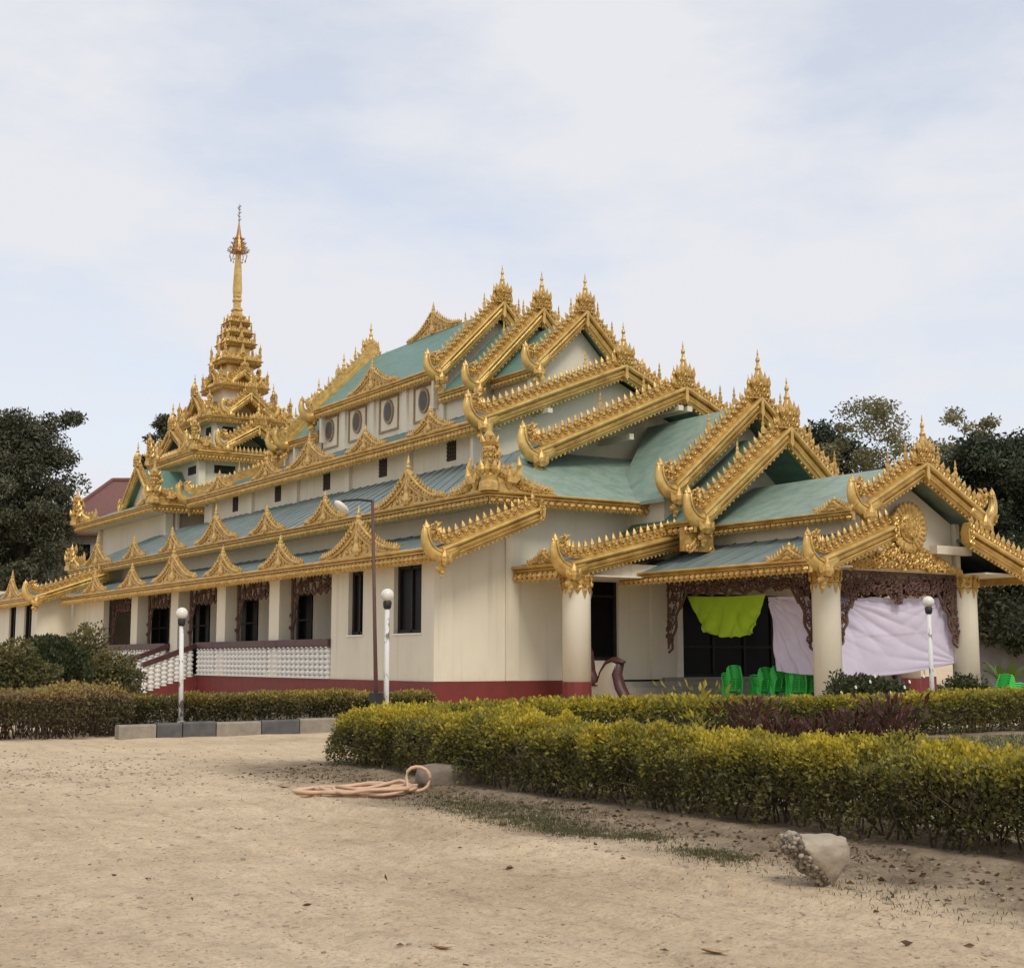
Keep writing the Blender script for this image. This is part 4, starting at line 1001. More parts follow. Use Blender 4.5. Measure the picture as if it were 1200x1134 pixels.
        MB().box(min(sx(5.3), sx(2.9)), max(sx(5.3), sx(3.22)), 28.75, 37.5, 4.33, 4.38).obj('soffit', CREAM, P)
        MB().box(min(sx(3.2), sx(0.005)), max(sx(3.2), sx(0.005)), 29.62, 37.5, 4.34, 4.38).obj('porch_ceiling', CREAM, P)
        column(P, sx(3.2), 29.9, 0.1, 4.33, 0.43)
        MB().box(min(sx(2.55), sx(2.75)), max(sx(2.55), sx(2.75)), 29.6, 37.0, 4.38, 6.0).obj('porch_wall', CREAM, P)
        # tie beam seen in the gable
        MB().box(min(sx(1.2), sx(3.1)), max(sx(1.35), sx(2.9)), 29.25, 29.55, 4.95, 5.22).obj('tie_beam', CREAM, P)
        carved(P, (sx(3.2), 30.35, 0), (0, 1, 0), (s, 0, 0), 7.1, 4.30, 3.78, 1.95, leg=0.7, legend=0.2, dens=1.15)
    MB().prism([(-2.5, 4.45), (2.5, 4.45), (2.5, 6.0), (0, 7.35), (-2.5, 6.0)], (V3(XC, 29.75, 0), V3(1, 0, 0), UP, V3(0, -1, 0)), -0.2, 0).obj('gable_wall', CREAM, P)
    # gilded tympanum band above the timber screen
    tm = MB(); poly = [(-2.75, 4.38), (2.75, 4.38), (1.5, 4.95), (0.6, 5.25), (-0.6, 5.25), (-1.5, 4.95)]
    tm.prism(poly, (V3(XC, 29.58, 0), V3(1, 0, 0), UP, V3(0, -1, 0)), -0.05, 0.05)
    for k in range(90):
        x = -2.6 + 5.2 * ((k * 0.618) % 1); zt = 5.2 - max(0, abs(x) - 0.6) * 0.40; z = 4.45 + (zt - 4.5) * ((k * 0.7548) % 1)
        tm.curl((XC + x, 29.48, z), V3(1, 0, 0), UP, V3(0, -1, 0), 0.12, ph=k, th=0.36, seg=7)
    tm.obj('gilded_tympanum', GOLDR, P)
    md = MB(); c = V3(XC + 0.12, 29.45, 5.76)
    md.lathe([(0.02, 0.16), (0.3, 0.15), (0.42, 0.08), (0.5, 0.1), (0.5, -0.08)], c, 20, (0, -1, 0), (1, 0, 0))
    for k in range(24):
        a = 2 * pi * k / 24; d = V3(cos(a), 0, sin(a)); t = V3(-sin(a), 0, cos(a))
        md.lathe([(0.035, 0.42), (0.085, 0.6), (0.105, 0.72), (0.07, 0.8), (0.01, 0.83)], c + V3(0, -0.02, 0), 6, d, t, 0, 0.8)
    for k in range(26): 
        a = k * 2.4; rr = 0.36 * sqrt(k / 26); md.curl(c + V3(rr * cos(a), -0.13, rr * sin(a)), V3(1, 0, 0), UP, V3(0, -1, 0), 0.09, ph=k, th=0.36, seg=6)
    md.ball(c + V3(0, -0.12, 0.0), 0.13, 8, 6, (0.8, 0.5, 1.4))
    md.obj('petal_medallion', GOLDR, P)
    carved(P, (XC - 2.78, 29.85, 0), (1, 0, 0), (0, -1, 0), 5.56, 4.32, 3.62, 2.1, leg=0.62, legend=0.16, drop=3.36, dens=1.25)

build_hall()
build_gallery_rail()
for a, b in [(46.14, 50.84), (51.94, 56.53), (57.72, 62.36), (63.77, 68.32), (69.68, 74.2)]:
    carved(hall, (22.75, a, 0), (0, 1, 0), (-1, 0, 0), b - a, 4.95, 4.15, 2.4, leg=0.45, legend=0.12, dens=0.45, m=WOOD)
build_porch()

# ================================================================== transverse wing behind the hall
wing = thing('rear_wing', 'cream transverse wing at the far left end, gold boarded eaves', 'building', (XC, 88, 0))
def build_wing():
    P = wing
    for s in (-1, 1):
        sx = lambda d: XC + s * d
        bx = lambda a, b: (min(sx(a), sx(b)), max(sx(a), sx(b)))
        mb = MB(); mb.box(*bx(12.1, 14.0), 80.1, 80.4, 0.88, 5.2); mb.box(*bx(13.7, 14.0), 80.4, 81.3, 0.88, 5.2); mb.box(*bx(13.7, 14.0), 83.0, 85.0, 0.88, 5.2); mb.box(*bx(13.7, 14.0), 86.6, 98, 0.88, 5.2)
        mb.box(*bx(13.7, 14.0), 81.3, 83.0, 0.88, 2.3); mb.box(*bx(13.7, 14.0), 85.0, 86.6, 0.88, 2.3)
        mb.obj('wall', CREAM, P)
        for a, b in ((81.3, 83.0), (85.0, 86.6)):
            w = MB(); w.box(*bx(13.75, 13.9), a, a + 0.12, 2.3, 5); w.box(*bx(13.75, 13.9), b - 0.12, b, 2.3, 5); w.box(*bx(13.75, 13.9), (a + b) / 2 - 0.05, (a + b) / 2 + 0.05, 2.3, 5)
            wo = w.obj('window', FRAME, P); MB().box(*bx(13.78, 13.8), a, b, 2.3, 5).obj('pane', GLASS, wo)
        MB().box(*bx(12.1, 14.06), 80.04, 98, -0.05, 0.88).obj('plinth', PLINTH, P)
        eave(P, (sx(14.6), 79.3), (sx(14.6), 98.5), (s, 0), 4.60, 5.10)
        ribbed(P, [(sx(14.6), 79.2, 5.08), (sx(14.6), 98.5, 5.08), (sx(10.4), 98.5, 6.5), (sx(10.4), 79.2, 6.5)], ROOFB)
        barge(P, (sx(14.4), 79.2, 4.62), (-s, 0, 0), (0, -1, 0), 4.0, 0.36, 0.9, end_cap=True)
        for yy in (83.6, 90.5): antefix(P, sx(14.61), yy, 5.08, 4.6, 1.55, 0 if s < 0 else pi)
    MB().box(XC - 14, XC + 14, 97.8, 98.0, 0, 6.2).obj('wall', CREAM, P)
build_wing()

# ================================================================== the tiered spire tower
AX, AY = 34.1, 86.2
tower = thing('spire_tower', 'tall gilded tower of stacked roofs tapering to a thin spire', 'tower', (AX, AY, 0))
def build_tower():
    P = tower
    T = [(8.0, 10.12, 10.66), (4.3, 13.95, 14.62), (2.83, 16.72, 17.16), (1.66, 19.2, 19.55), (1.27, 21.06, 21.42), (0.97, 22.34, 22.64), (0.79, 23.1, 23.38), (0.66, 23.86, 24.12)]
    bodyw = [6.6, 3.5, 2.2, 1.25, 0.92, 0.72, 0.6, 0.5]
    zprev = 0.0
    DIRS = [((1, 0), (0, -1)), ((0, -1), (-1, 0)), ((-1, 0), (0, 1)), ((0, 1), (1, 0))]
    for i, (a, zb, zt) in enumerate(T):
        b = bodyw[i]; S_ = max(0.30, min(0.95, 0.30 + 0.085 * a * 0.9))
        if i in (1, 2, 3): S_ = {1: 0.95, 2: 0.78, 3: 0.56}[i]
        # body below this eave
        z0 = 5.8 if i == 0 else T[i - 1][2]
        m = MB(); m.box(AX - b, AX + b, AY - b, AY + b, z0, zt - 0.02)
        if i in (0, 1, 2):
            for sx in (-1, 1):
                for sy in (-1, 1): m.box(AX + sx * b - 0.12 - 0.1 * (i < 2), AX + sx * b + 0.12 + 0.1 * (i < 2), AY + sy * b - 0.22, AY + sy * b + 0.22, z0, zb + 0.1)
        m.obj('tower_wall', CREAM if i < 4 else GOLD, P)
        if i in (1, 2):
            for hx, n in DIRS:
                c = V3(AX, AY, 0) + V3(*n, 0) * b; hx3 = V3(*hx, 0)
                for q in (-0.55, 0.55):
                    w = MB(); w.prism([(q * b - 0.2 * b, zb - 0.62), (q * b + 0.2 * b, zb - 0.62), (q * b + 0.2 * b, zb - 0.1), (q * b - 0.2 * b, zb - 0.1)], (c, hx3, UP, V3(*n, 0)), -0.05, 0.03); w.obj('tower_vent', DARK, P)
        # eaves and hipped roof up to the next body
        nb = bodyw[i + 1] if i + 1 < len(T) else 0.4
        zr = zt + (a - nb) * (0.42 if i == 0 else 0.40)
        for hx, n in DIRS:
            h3 = V3(*hx, 0); n3 = V3(*n, 0); c = V3(AX, AY, 0) + n3 * a
            p0 = c - h3 * a; p1 = c + h3 * a
            eave(P, p0[:2], p1[:2], n, zb, zt, max(0.5, min(0.8, S_)), m0=1, m1=1)
            q0 = V3(AX, AY, 0) + n3 * nb - h3 * nb; q1 = V3(AX, AY, 0) + n3 * nb + h3 * nb
            MB().sheet([p0 + UP * (zt - 0.02), p1 + UP * (zt - 0.02), q1 + UP * zr, q0 + UP * zr], 0.06).obj('roof', ROOF if i < 2 else GOLD, P)
            MB().sheet([p0 * 0.99 + p1 * 0.01 + UP * (zb + 0.2 * (zt - zb)) - n3 * 0.05, p1 * 0.99 + p0 * 0.01 + UP * (zb + 0.2 * (zt - zb)) - n3 * 0.05, q1 - n3 * 0.0 + UP * (zb + 0.3), q0 + UP * (zb + 0.3)], 0.03).obj('soffit', CREAM, P)
            # dormer gable in the middle of each side
            if i == 0:
                half, zl, za, dist = 3.0, 10.9, 13.4, 6.4
            elif i < 4:
                half, zl, za, dist = a * 0.50, zt + 0.03, zt + 0.03 + a * (0.30 if i == 1 else 0.42), a * 0.97
            else:
                half, zl, za, dist = a * 0.5, zt, zt + a * 0.55, a * 0.95
            cc = (V3(AX, AY, 0) + n3 * dist)[:2]
            if i < 4:
                gable(P, cc, hx, n, half, zl, za, S_ * (1.0 if i else 0.85), 1.0 if i else 1.1, fill=CREAM if i == 0 else None, fill_back=0.5, minis=False)
                inn = V3(AX, AY, 0) + n3 * nb * 0.9
                for sg in (-1, 1):
                    cP = V3(*cc, 0)
                    MB().sheet([cP + h3 * sg * half + UP * (zl + 0.1), cP + UP * (za + 0.35 * S_), inn + UP * (za + 0.35 * S_), inn + h3 * sg * half + UP * (zl + 0.1)], 0.05).obj('dormer_roof', ROOF if i < 2 else GOLD, P)
            else:
                mb = MB()
                mb.prism([(-half, 0), (half, 0), (half * 0.35, a * 0.35), (0, a * 0.9), (-half * 0.35, a * 0.35)], (V3(*cc, zt), h3, UP, n3), -0.06, 0.06)
                for q in (-1, -0.5, 0.5, 1): mb.flame(V3(*cc, zt) + h3 * half * q, UP, h3, n3, a * 0.4, a * 0.09)
                mb.curl(V3(*cc, zt + a * 0.25) + n3 * 0.08, h3, UP, n3, a * 0.16, th=0.4)
                mb.obj('tower_antefix', GOLDR, P)
            # row of small flames along the eave
            fl = MB(); kk = max(4, int(2 * a / (0.27 if i < 3 else 0.17)))
            if i > 0:
                for q in range(kk + 1):
                    pp = p0 + (p1 - p0) * q / kk
                    fl.flame(pp + UP * (zt - 0.02), UP, h3, n3, 0.40 * S_ + 0.12, 0.10 * S_ + 0.03)
                fl.obj('eave_flames', GOLDR, P, 'stuff')
        # corner pieces
        arm = {0: 3.1, 1: 2.3, 2: 1.45, 3: 0.9}.get(i, a * 0.6); post = {0: 2.5, 1: 2.3, 2: 1.75, 3: 1.25}.get(i, a * 1.0)
        me = corner_mesh(2.5, 2.1)
        for k, (sx, sy) in enumerate(((-1, -1), (1, -1), (1, 1), (-1, 1))):
            f = arm / 2.5 if i < 3 else arm / 2.5
            inst('corner_antefix', me, P, (AX + sx * (a - 0.02), AY + sy * (a - 0.02), zt - 0.03), k * pi / 2, (f, f, post / 2.4))
    # bell, neck, shaft, umbrella, vane
    mb = MB()
    mb.lathe([(0.62, 24.1), (0.66, 24.2), (0.50, 24.3), (0.62, 24.45), (0.68, 24.55), (0.42, 24.75), (0.36, 24.95), (0.46, 25.03), (0.40, 25.12), (0.28, 25.25), (0.27, 25.6), (0.36, 25.68), (0.34, 25.8), (0.28, 25.9)], (AX, AY, 0), 4, rot=pi / 4)
    mb.obj('spire_base', GOLD, P)
    mb = MB(); mb.lathe([(0.22, 25.85), (0.29, 25.98), (0.28, 26.15), (0.31, 26.25), (0.32, 26.5), (0.19, 28.9), (0.15, 29.1)], (AX, AY, 0), 8, rot=pi / 8)
    mb.obj('spire_shaft', GOLD, P)
    mb = MB()
    mb.lathe([(0.50, 29.05), (0.50, 29.15), (0.44, 29.3), (0.40, 29.6), (0.30, 29.9), (0.17, 30.3), (0.08, 30.9), (0.03, 31.3)], (AX, AY, 0), 12)
    for z, r in ((29.1, 0.56), (29.4, 0.50), (29.7, 0.42), (30.0, 0.30)):
        for k in range(12):
            a = 2 * pi * k / 12; d = V3(cos(a), sin(a), 0)
            mb.flame(V3(AX, AY, z) + d * (r - 0.03), (d * 0.9 + UP * 0.4) / 0.985, V3(-d[1], d[0], 0), d, 0.22, 0.05)
    for k in range(10):
        a = 2 * pi * k / 10; d = V3(cos(a), sin(a), 0)
        mb.tube([V3(AX, AY, 29.05) + d * 0.52, V3(AX, AY, 28.85) + d * 0.62, V3(AX, AY, 28.55) + d * 0.5], [0.025, 0.02, 0.02], 4); mb.ball(V3(AX, AY, 28.5) + d * 0.5, 0.06, 5, 3)
        mb.curl(V3(AX, AY, 29.2) + d * 0.66, d, UP, V3(-d[1], d[0], 0), 0.12, th=0.22)
    mb.obj('umbrella_finial', mats_hti, P)
    mb = MB(); mb.tube([(AX, AY, 31.2), (AX, AY, 32.55)], [0.03, 0.012], 5)
    for z, s_ in ((31.35, 1), (31.6, -1), (31.85, 1), (32.1, -1), (32.3, 1)):
        mb.add([(AX, AY - 0.02, z), (AX + s_ * 0.2, AY, z + 0.12), (AX + s_ * 0.02, AY + 0.02, z + 0.16)], [(0, 1, 2)]); mb.ball((AX, AY, z), 0.07, 6, 4)
        mb.tube([(AX - 0.1, AY, z + 0.05), (AX + 0.12, AY, z + 0.05)], 0.02, 4)
    mb.obj('vane_rod', METALG, P)
mats_hti = mat('dull_bronze', (0.36, 0.20, 0.075), rough=0.4, metal=0.5, var=0.3, scale=6)
build_tower()

# ================================================================== cloths hung in the porch
def cloth(name, corners, label, m, wr, nu=90, nv=60):
    """corners: tl, tr, br, bl; wr(u,v) -> offset (along normal, sag)"""
    tl, tr, br, bl = [V3(*c) for c in corners]
    n = np.cross(tr - tl, bl - tl); n /= np.linalg.norm(n)
    V = []
    for j in range(nv + 1):
        v = j / nv
        for i in range(nu + 1):
            u = i / nu
            p = (tl * (1 - u) + tr * u) * (1 - v) + (bl * (1 - u) + br * u) * v
            a, z = wr(u, v); V.append(p + n * a + UP * z)
    F = [(j * (nu + 1) + i, j * (nu + 1) + i + 1, (j + 1) * (nu + 1) + i + 1, (j + 1) * (nu + 1) + i) for j in range(nv) for i in range(nu)]
    o = MB().add(V, F).obj(name, m, None, smooth=True)
    so = o.modifiers.new('thickness', 'SOLIDIFY'); so.thickness = 0.006
    return tag(o, label, 'cloth')
def wr_front(u, v):
    d = hypot(u, v * 0.7); a = atan2(v, u + 0.02)
    cz = lambda q: (1 - abs((q % 1.0) - 0.5) * 2) ** 2.2
    f = 0.07 * cz(a * 4.3) * max(0, 1 - d * 1.05) + 0.05 * cz((u * 0.8 - v) * 5.5 + 0.2) * max(0, 1 - hypot(u - 0.1, v - 0.42) * 1.9) + 0.022 * sin((u * 0.8 - v) * 30) * max(0, 1 - hypot(u - 0.1, v - 0.45) * 2.2)
    f += 0.04 * sin(a * 9 + 1) * max(0, 1 - d) + 0.05 * sin((u + v * 0.25) * 9) * v * (1 - v)
    a2 = atan2(v, 1.02 - u); f += 0.05 * cz(a2 * 3.6) * max(0, 1 - hypot(1 - u, v) * 1.3)
    a3 = atan2(1 - v, 1.02 - u); f += 0.06 * cz(a3 * 3.2 + 0.3) * max(0, 1 - hypot(1 - u, 1 - v) * 1.2)
    f += 0.22 * sin(pi * u) * max(0, v - 0.35) ** 1.5 - 0.05 * sin(u * 14) * max(0, v - 0.7)
    f += 0.02 * (1 if v > 0.5 else 0) * sin(pi * u)
    return (f, -0.16 * sin(pi * u) * v ** 2 - 0.05 * abs(sin(pi * u * 3)) * (1 - v) ** 6)
cloth('lilac_sheet', [(31.85, 30.05, 3.52), (36.55, 30.05, 3.62), (37.35, 30.05, 1.50), (31.5, 30.05, 1.05)], 'wide lilac sheet hung across the front of the porch', PURPLE, wr_front)
def cord(a, b, label):
    a = V3(*a); b = V3(*b); pts = [a + (b - a) * f - UP * 0.05 * sin(pi * f) for f in np.linspace(0, 1, 6)]
    tag(MB().tube(pts, 0.012, 4).obj('cord', RUST), label, 'cord')
cord((37.33, 30.03, 1.5), (37.86, 29.62, 1.42), 'thin cord tying the wide lilac sheet to the right porch column')
cord((31.35, 30.5, 1.12), (31.0, 29.5, 1.02), 'thin cord tying the narrow lilac sheet to the front porch column')
def wr_side(u, v):
    d = hypot(u, v); a = atan2(v, u + 0.03)
    cz = lambda q: (1 - abs((q % 1.0) - 0.5) * 2) ** 2.2
    return (0.08 * cz(a * 3.7 + 0.2) * max(0, 1 - d * 0.7) + 0.06 * cz((u * 1.1 - v * 0.75) * 2.4) + 0.04 * sin((u * 1.2 - v * 0.8) * 13) + 0.02 * sin(u * 21 + v * 5), -0.03 * sin(pi * u) * v)
cloth('lilac_sheet', [(31.35, 32.75, 3.60), (31.35, 31.0, 3.56), (31.35, 30.55, 1.10), (31.35, 32.45, 1.22)], 'narrow lilac sheet hanging left of the front porch column', PURPLE, wr_side, 50, 60)
def wr_lime(u, v):
    e = abs(sin(u * 17)) * 0.03 + 0.012 * sin(u * 41)
    cz = lambda q: (1 - abs((q % 1.0) - 0.5) * 2) ** 2.2
    f = 0.16 * cz(u * 3.3 + 0.8 * v) * v ** 1.2 + 0.16 * cz((u - 0.5) * 7 * (1.2 - v)) * v ** 2 + 0.06 * sin((u * 1.2 + v) * 12) * v ** 2 * max(0, u - 0.35) + 0.03 * sin(u * 30) * v ** 4 + 0.05 * sin(pi * u) * sin(pi * v)
    return (f, -0.05 * sin(pi * u) * (1 - v) + v ** 4 * (-0.16 * sin(pi * u) + e))
cloth('lime_sheet', [(31.35, 36.75, 3.78), (31.35, 32.85, 3.70), (31.35, 33.55, 2.42), (31.35, 36.0, 2.50)], 'bright lime green cloth hung under the porch eave', LIME, wr_lime)

# ================================================================== green plastic chairs
def chair_proto():
    t = thing('plastic_chair', 'x', 'chair')
    w, d = 0.24, 0.23
    s = MB(); s.box(-w, w, -d, d, 0.41, 0.435); s.box(-w, w, d - 0.02, d + 0.012, 0.37, 0.412); s.box(-w - 0.012, -w + 0.01, -d, d, 0.37, 0.412); s.box(w - 0.01, w + 0.012, -d, d, 0.37, 0.412)
    s.obj('seat', CHAIR, t)
    b = MB(); yb = -d + 0.01
    def at(x, z): return V3(x, yb - (z - 0.43) * 0.22 - 0.05 * (1 - (x / w) ** 2), z)
    K = 7; xs = np.linspace(-w * 0.78, w * 0.78, K)
    for z0, z1 in [(0.43, 0.49)] + [(0.53 + 0.078 * k, 0.566 + 0.078 * k) for k in range(4)] + [(0.84, 0.90)]:
        for i in range(K - 1):
            zt0 = z1 - (0.10 * (xs[i] / w) ** 2 if z1 == 0.90 else 0); zt1 = z1 - (0.10 * (xs[i + 1] / w) ** 2 if z1 == 0.90 else 0)
            q = [at(xs[i], z0), at(xs[i + 1], z0), at(xs[i + 1], zt1), at(xs[i], zt0)]
            b.sheet(q, 0.018, (0, 1, 0))
    for sx in (-1, 1):
        b.tube([at(sx * w * 0.92, 0.40), at(sx * w * 0.94, 0.6), at(sx * w * 0.90, 0.78), at(sx * w * 0.70, 0.86)], [0.032, 0.032, 0.032, 0.026], 6)
    b.tube([at(0, 0.5), at(0, 0.82)], 0.018, 4)
    b.obj('backrest', CHAIR, t)
    for sx in (-1, 1):
        a = MB(); a.tube([at(sx * w * 0.93, 0.62), V3(sx * (w + 0.03), -0.05, 0.63), V3(sx * (w + 0.03), 0.14, 0.60), V3(sx * (w + 0.01), 0.18, 0.43)], [0.024] * 4, 6, flat=((1, 0, 0), 1.3)); a.obj('armrest', CHAIR, t)
        for sy in (-1, 1):
            l = MB(); l.tube([V3(sx * (w - 0.03), sy * (d - 0.03), 0.42), V3(sx * (w + 0.015), sy * (d + 0.03), 0.0)], [0.034, 0.024], 6); l.obj('leg', CHAIR, t)
    return t
_ch = chair_proto(); _used = [False]
def chair(x, y, z, rz, label, group=None):
    if not _used[0]: r = _ch; _used[0] = True
    else:
        r = _ch.copy(); COL.objects.link(r)
        for c in list(_ch.children):
            k = c.copy(); COL.objects.link(k); k.parent = r
    r.location = (x, y, z); r.rotation_euler = (0, 0, rz); r['label'] = label
    if group: r['group'] = group
    return r
ORD = ['bottom', 'second', 'third', 'fourth', 'fifth', 'sixth', 'seventh', 'eighth']
STACKS = [  # x px centre at the porch, count, rotation, where
    ((31.0, 34.10), 7, -0.45, 'leftmost stack by the porch steps'),
    ((31.75, 33.50), 6, -0.20, 'narrow stack left of the hanging lilac sheet'),
    ((32.0, 33.15), 7, -0.15, 'stack under the lilac sheet edge'),
    ((31.75, 31.95), 7, -0.55, 'stack beside the front porch column'),
    ((32.65, 32.20), 6, -0.25, 'stack half hidden behind the porch column'),
    ((32.5, 24.55), 6, -1.45, 'stack on the lawn at the right edge'),
    ((34.0, 24.0), 6, -1.50, 'farther stack on the lawn at the right edge')]
for (px, py), n, rz, where in STACKS:
    fwd = (-sin(rz), cos(rz))
    for k in range(n):
        lab = ('top' if k == n - 1 else ORD[k]) + ' green slatted plastic chair of the ' + where
        chair(px + fwd[0] * 0.035 * k, py + fwd[1] * 0.035 * k, (0.14 if py > 28 else 0.0) + 0.062 * k, rz, lab, 'green chairs stacked by the porch' if py > 28 else 'green chairs stacked on the lawn')

# ================================================================== lamps
def globe_lamp(x, y, z, top, label, base_h=0.0, lean=(0, 0)):
    t = thing('globe_lamp', label, 'lamp post', (x, y, z), 0, 'white globe lamps on posts')
    r = 0.125; zc = top - r
    p = MB(); e = V3(x + lean[0], y + lean[1], zc - r - 0.08)
    p.tube([V3(x, y, z - 0.05), e], [0.052, 0.046], 10); p.obj('post', WPOLE, t, smooth=True)
    MB().lathe([(0.05, zc - r - 0.14), (0.075, zc - r - 0.10), (0.085, zc - r - 0.01), (0.06, zc - r + 0.03)], (e[0], e[1], 0), 12).obj('collar', BLACKP, t, smooth=True)
    MB().ball((e[0], e[1], zc), r, 20, 12).obj('globe', GLOBE, t, smooth=True)
    MB().lathe([(0.09, z - 0.05), (0.09, z + 0.05), (0.055, z + 0.08)], (x, y, 0), 10).obj('foot', STEP, t)
    return t
globe_lamp(10.12, 28.1, 0.24, 2.68, 'white peeling globe lamp by the black and pale kerb', lean=(-0.05, 0))
globe_lamp(12.24, 23.0, 0.0, 2.92, 'white globe lamp standing beside the rusty street light', lean=(0, 0))
globe_lamp(23.84, 19.95, 0.05, 2.95, 'slim white globe lamp before the wide lilac sheet', lean=(-0.03, 0))
def street_light():
    t = thing('street_light', 'thin rusty street light with a side arm and white lamp head', 'street light', (12.0, 23.0, 0))
    p = MB(); p.tube([V3(12.06, 23.0, -0.05), V3(11.98, 23.0, 2.2), V3(11.90, 23.0, 4.58)], [0.05, 0.036, 0.032], 8); p.obj('pole', RUST, t, smooth=True)
    a = MB(); a.tube([V3(11.90, 23.0, 4.56), V3(11.60, 23.0, 4.57), V3(11.26, 23.0, 4.52)], 0.024, 6); a.obj('arm', BLACKP, t)
    h = MB(); h.lathe([(0.03, -0.02), (0.08, 0.02), (0.11, 0.10), (0.11, 0.20), (0.06, 0.30), (0.02, 0.32)], (11.14, 23.0, 4.50), 10, (0.80, 0.0, -0.6), (0.0, 1.0, 0), 0, 0.6); h.obj('lamp_head', GLOBE, t, smooth=True)
    b = MB(); b.box(11.95, 12.11, 22.88, 23.12, 0.55, 0.98); b.obj('junction_box', BLACKP, t)
street_light()

# ================================================================== painted kerb
def build_kerb():
    t = thing('painted_kerb', 'low kerb of alternating black and worn pale painted stones', 'kerb', (11.5, 27.65, 0))
    xs = [8.62, 9.42, 9.98, 10.72, 11.75, 12.65, 13.55, 14.5, 15.4, 16.3, 17.2]; 
    for i in range(len(xs) - 1):
        x0, x1 = xs[i] + 0.012, xs[i + 1] - 0.012; m = MB(); h = 0.29 + 0.012 * ((i * 7) % 3)
        y0 = 27.5 + 0.05 * i * 0.9; b = 0.035
        prof = [(0, -0.05), (0, h - b), (b, h), (0.26 - b, h), (0.26, h - b), (0.26, -0.05)]
        m.sweep(prof, (x0, y0, 0), (x1, y0 + 0.05, 0), V3(0, 1, 0), UP)
        m.obj('kerb_stone', KERBW if i in (0, 3, 5, 7, 9) else KERBB, t)
build_kerb()

# ================================================================== hedges and plants
def hedge(name, label, x0, x1, y0, y1, z0, h, n, m, lsize, seed, top_bias=0.55, dry=0.0, stems=120, gap=0.3, wob=0.10):
    t = thing(name, label, 'hedge', ((x0 + x1) / 2, (y0 + y1) / 2, z0))
    # points on a rounded box shell, pushed in and out by lumps, plus some inside
    A = np.array([(x1 - x0) * (y1 - y0), (y1 - y0) * h, (y1 - y0) * h, (x1 - x0) * h, (x1 - x0) * h]); A = A / A.sum()
    face = RNG.choice(5, n, p=A); P = np.empty((n, 3)); N = np.zeros((n, 3))
    U = RNG.random((n, 2))
    P[:, 0] = x0 + (x1 - x0) * U[:, 0]; P[:, 1] = y0 + (y1 - y0) * U[:, 1]; P[:, 2] = z0 + h
    N[face == 0, 2] = 1
    for f, ax, val in ((1, 0, x0), (2, 0, x1), (3, 1, y0), (4, 1, y1)):
        k = face == f
        P[k, ax] = val; P[k, 2] = z0 + h * RNG.random(k.sum()) ** 0.85
        N[k, ax] = -1 if val in (x0, y0) else 1
    # round top edges
    cx = np.clip(P[:, 0], x0 + 0.16, x1 - 0.16); cy = np.clip(P[:, 1], y0 + 0.16, y1 - 0.16); cz = np.minimum(P[:, 2], z0 + h - 0.16)
    D = P - np.stack([cx, cy, cz], 1); l = np.linalg.norm(D, axis=1)[:, None]
    P = np.where(l > 0.16, np.stack([cx, cy, cz], 1) + D / (l + 1e-9) * 0.16, P)
    lm = lump(P, 1.6, seed) * 0.6 + lump(P, 6, seed + 1) * 0.5
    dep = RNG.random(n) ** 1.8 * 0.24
    P = P + N * (lm * wob - dep)[:, None] + RNG.normal(size=(n, 3)) * 0.02
    hf = (P[:, 2] - z0) / h
    # thin out the foot
    keep = (RNG.random(n) < np.clip((hf - 0.02) / gap, 0.10, 1)) & (lump(P, 4.0, seed + 5) + 0.25 * RNG.normal(size=n) > -0.62 + 0.25 * (hf > 0.8))
    P, N, hf, dep, lm = P[keep], N[keep], hf[keep], dep[keep], lm[keep]; n = len(P)
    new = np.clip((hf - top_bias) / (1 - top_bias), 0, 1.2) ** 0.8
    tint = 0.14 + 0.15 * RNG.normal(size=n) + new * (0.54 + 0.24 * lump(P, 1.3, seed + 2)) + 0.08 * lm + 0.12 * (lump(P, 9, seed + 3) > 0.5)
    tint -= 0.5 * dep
    # shoots sticking out of the top
    d = rdir(n) * 0.8 + N * 0.7 + np.array([0, 0, 0.35])
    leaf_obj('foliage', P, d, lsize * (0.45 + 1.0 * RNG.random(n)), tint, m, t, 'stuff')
    st = MB()
    r = random.Random(seed)
    for k in range(stems):
        bx = r.uniform(x0 + 0.15, x1 - 0.15); by = r.uniform(y0 + 0.15, y1 - 0.15)
        p = V3(bx, by, z0 - 0.03); pts = [p]
        for q in range(3): p = p + V3(r.gauss(0, 0.07), r.gauss(0, 0.07), h * 0.27); pts.append(p)
        st.tube(pts, [0.014, 0.011, 0.008, 0.005], 4)
        for q in range(2):
            e = pts[1] + V3(r.gauss(0, 0.2), r.gauss(0, 0.2), h * r.uniform(0.2, 0.5)); st.tube([pts[1], (pts[1] + e) / 2 + V3(0, 0, 0.03), e], [0.008, 0.006, 0.004], 3)
    st.obj('stems', TWIG, t, 'stuff')
    return t
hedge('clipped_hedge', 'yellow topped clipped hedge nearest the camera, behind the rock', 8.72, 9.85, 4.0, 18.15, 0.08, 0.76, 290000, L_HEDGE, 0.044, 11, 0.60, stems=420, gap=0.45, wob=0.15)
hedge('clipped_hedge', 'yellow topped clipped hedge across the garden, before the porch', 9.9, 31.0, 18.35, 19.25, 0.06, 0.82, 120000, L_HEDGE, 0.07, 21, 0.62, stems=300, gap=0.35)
hedge('clipped_hedge', 'low yellow green hedge behind the painted kerb', 9.3, 16.6, 28.7, 29.8, 0.18, 0.60, 70000, L_HEDGE2, 0.062, 31, 0.62, stems=90)
hedge('dry_hedge', 'browned dry hedge at the left edge of the drive', 0.5, 9.2, 28.4, 31.2, 0.0, 0.90, 110000, L_DRYH, 0.062, 41, 0.75, stems=600, gap=0.6, wob=0.20)

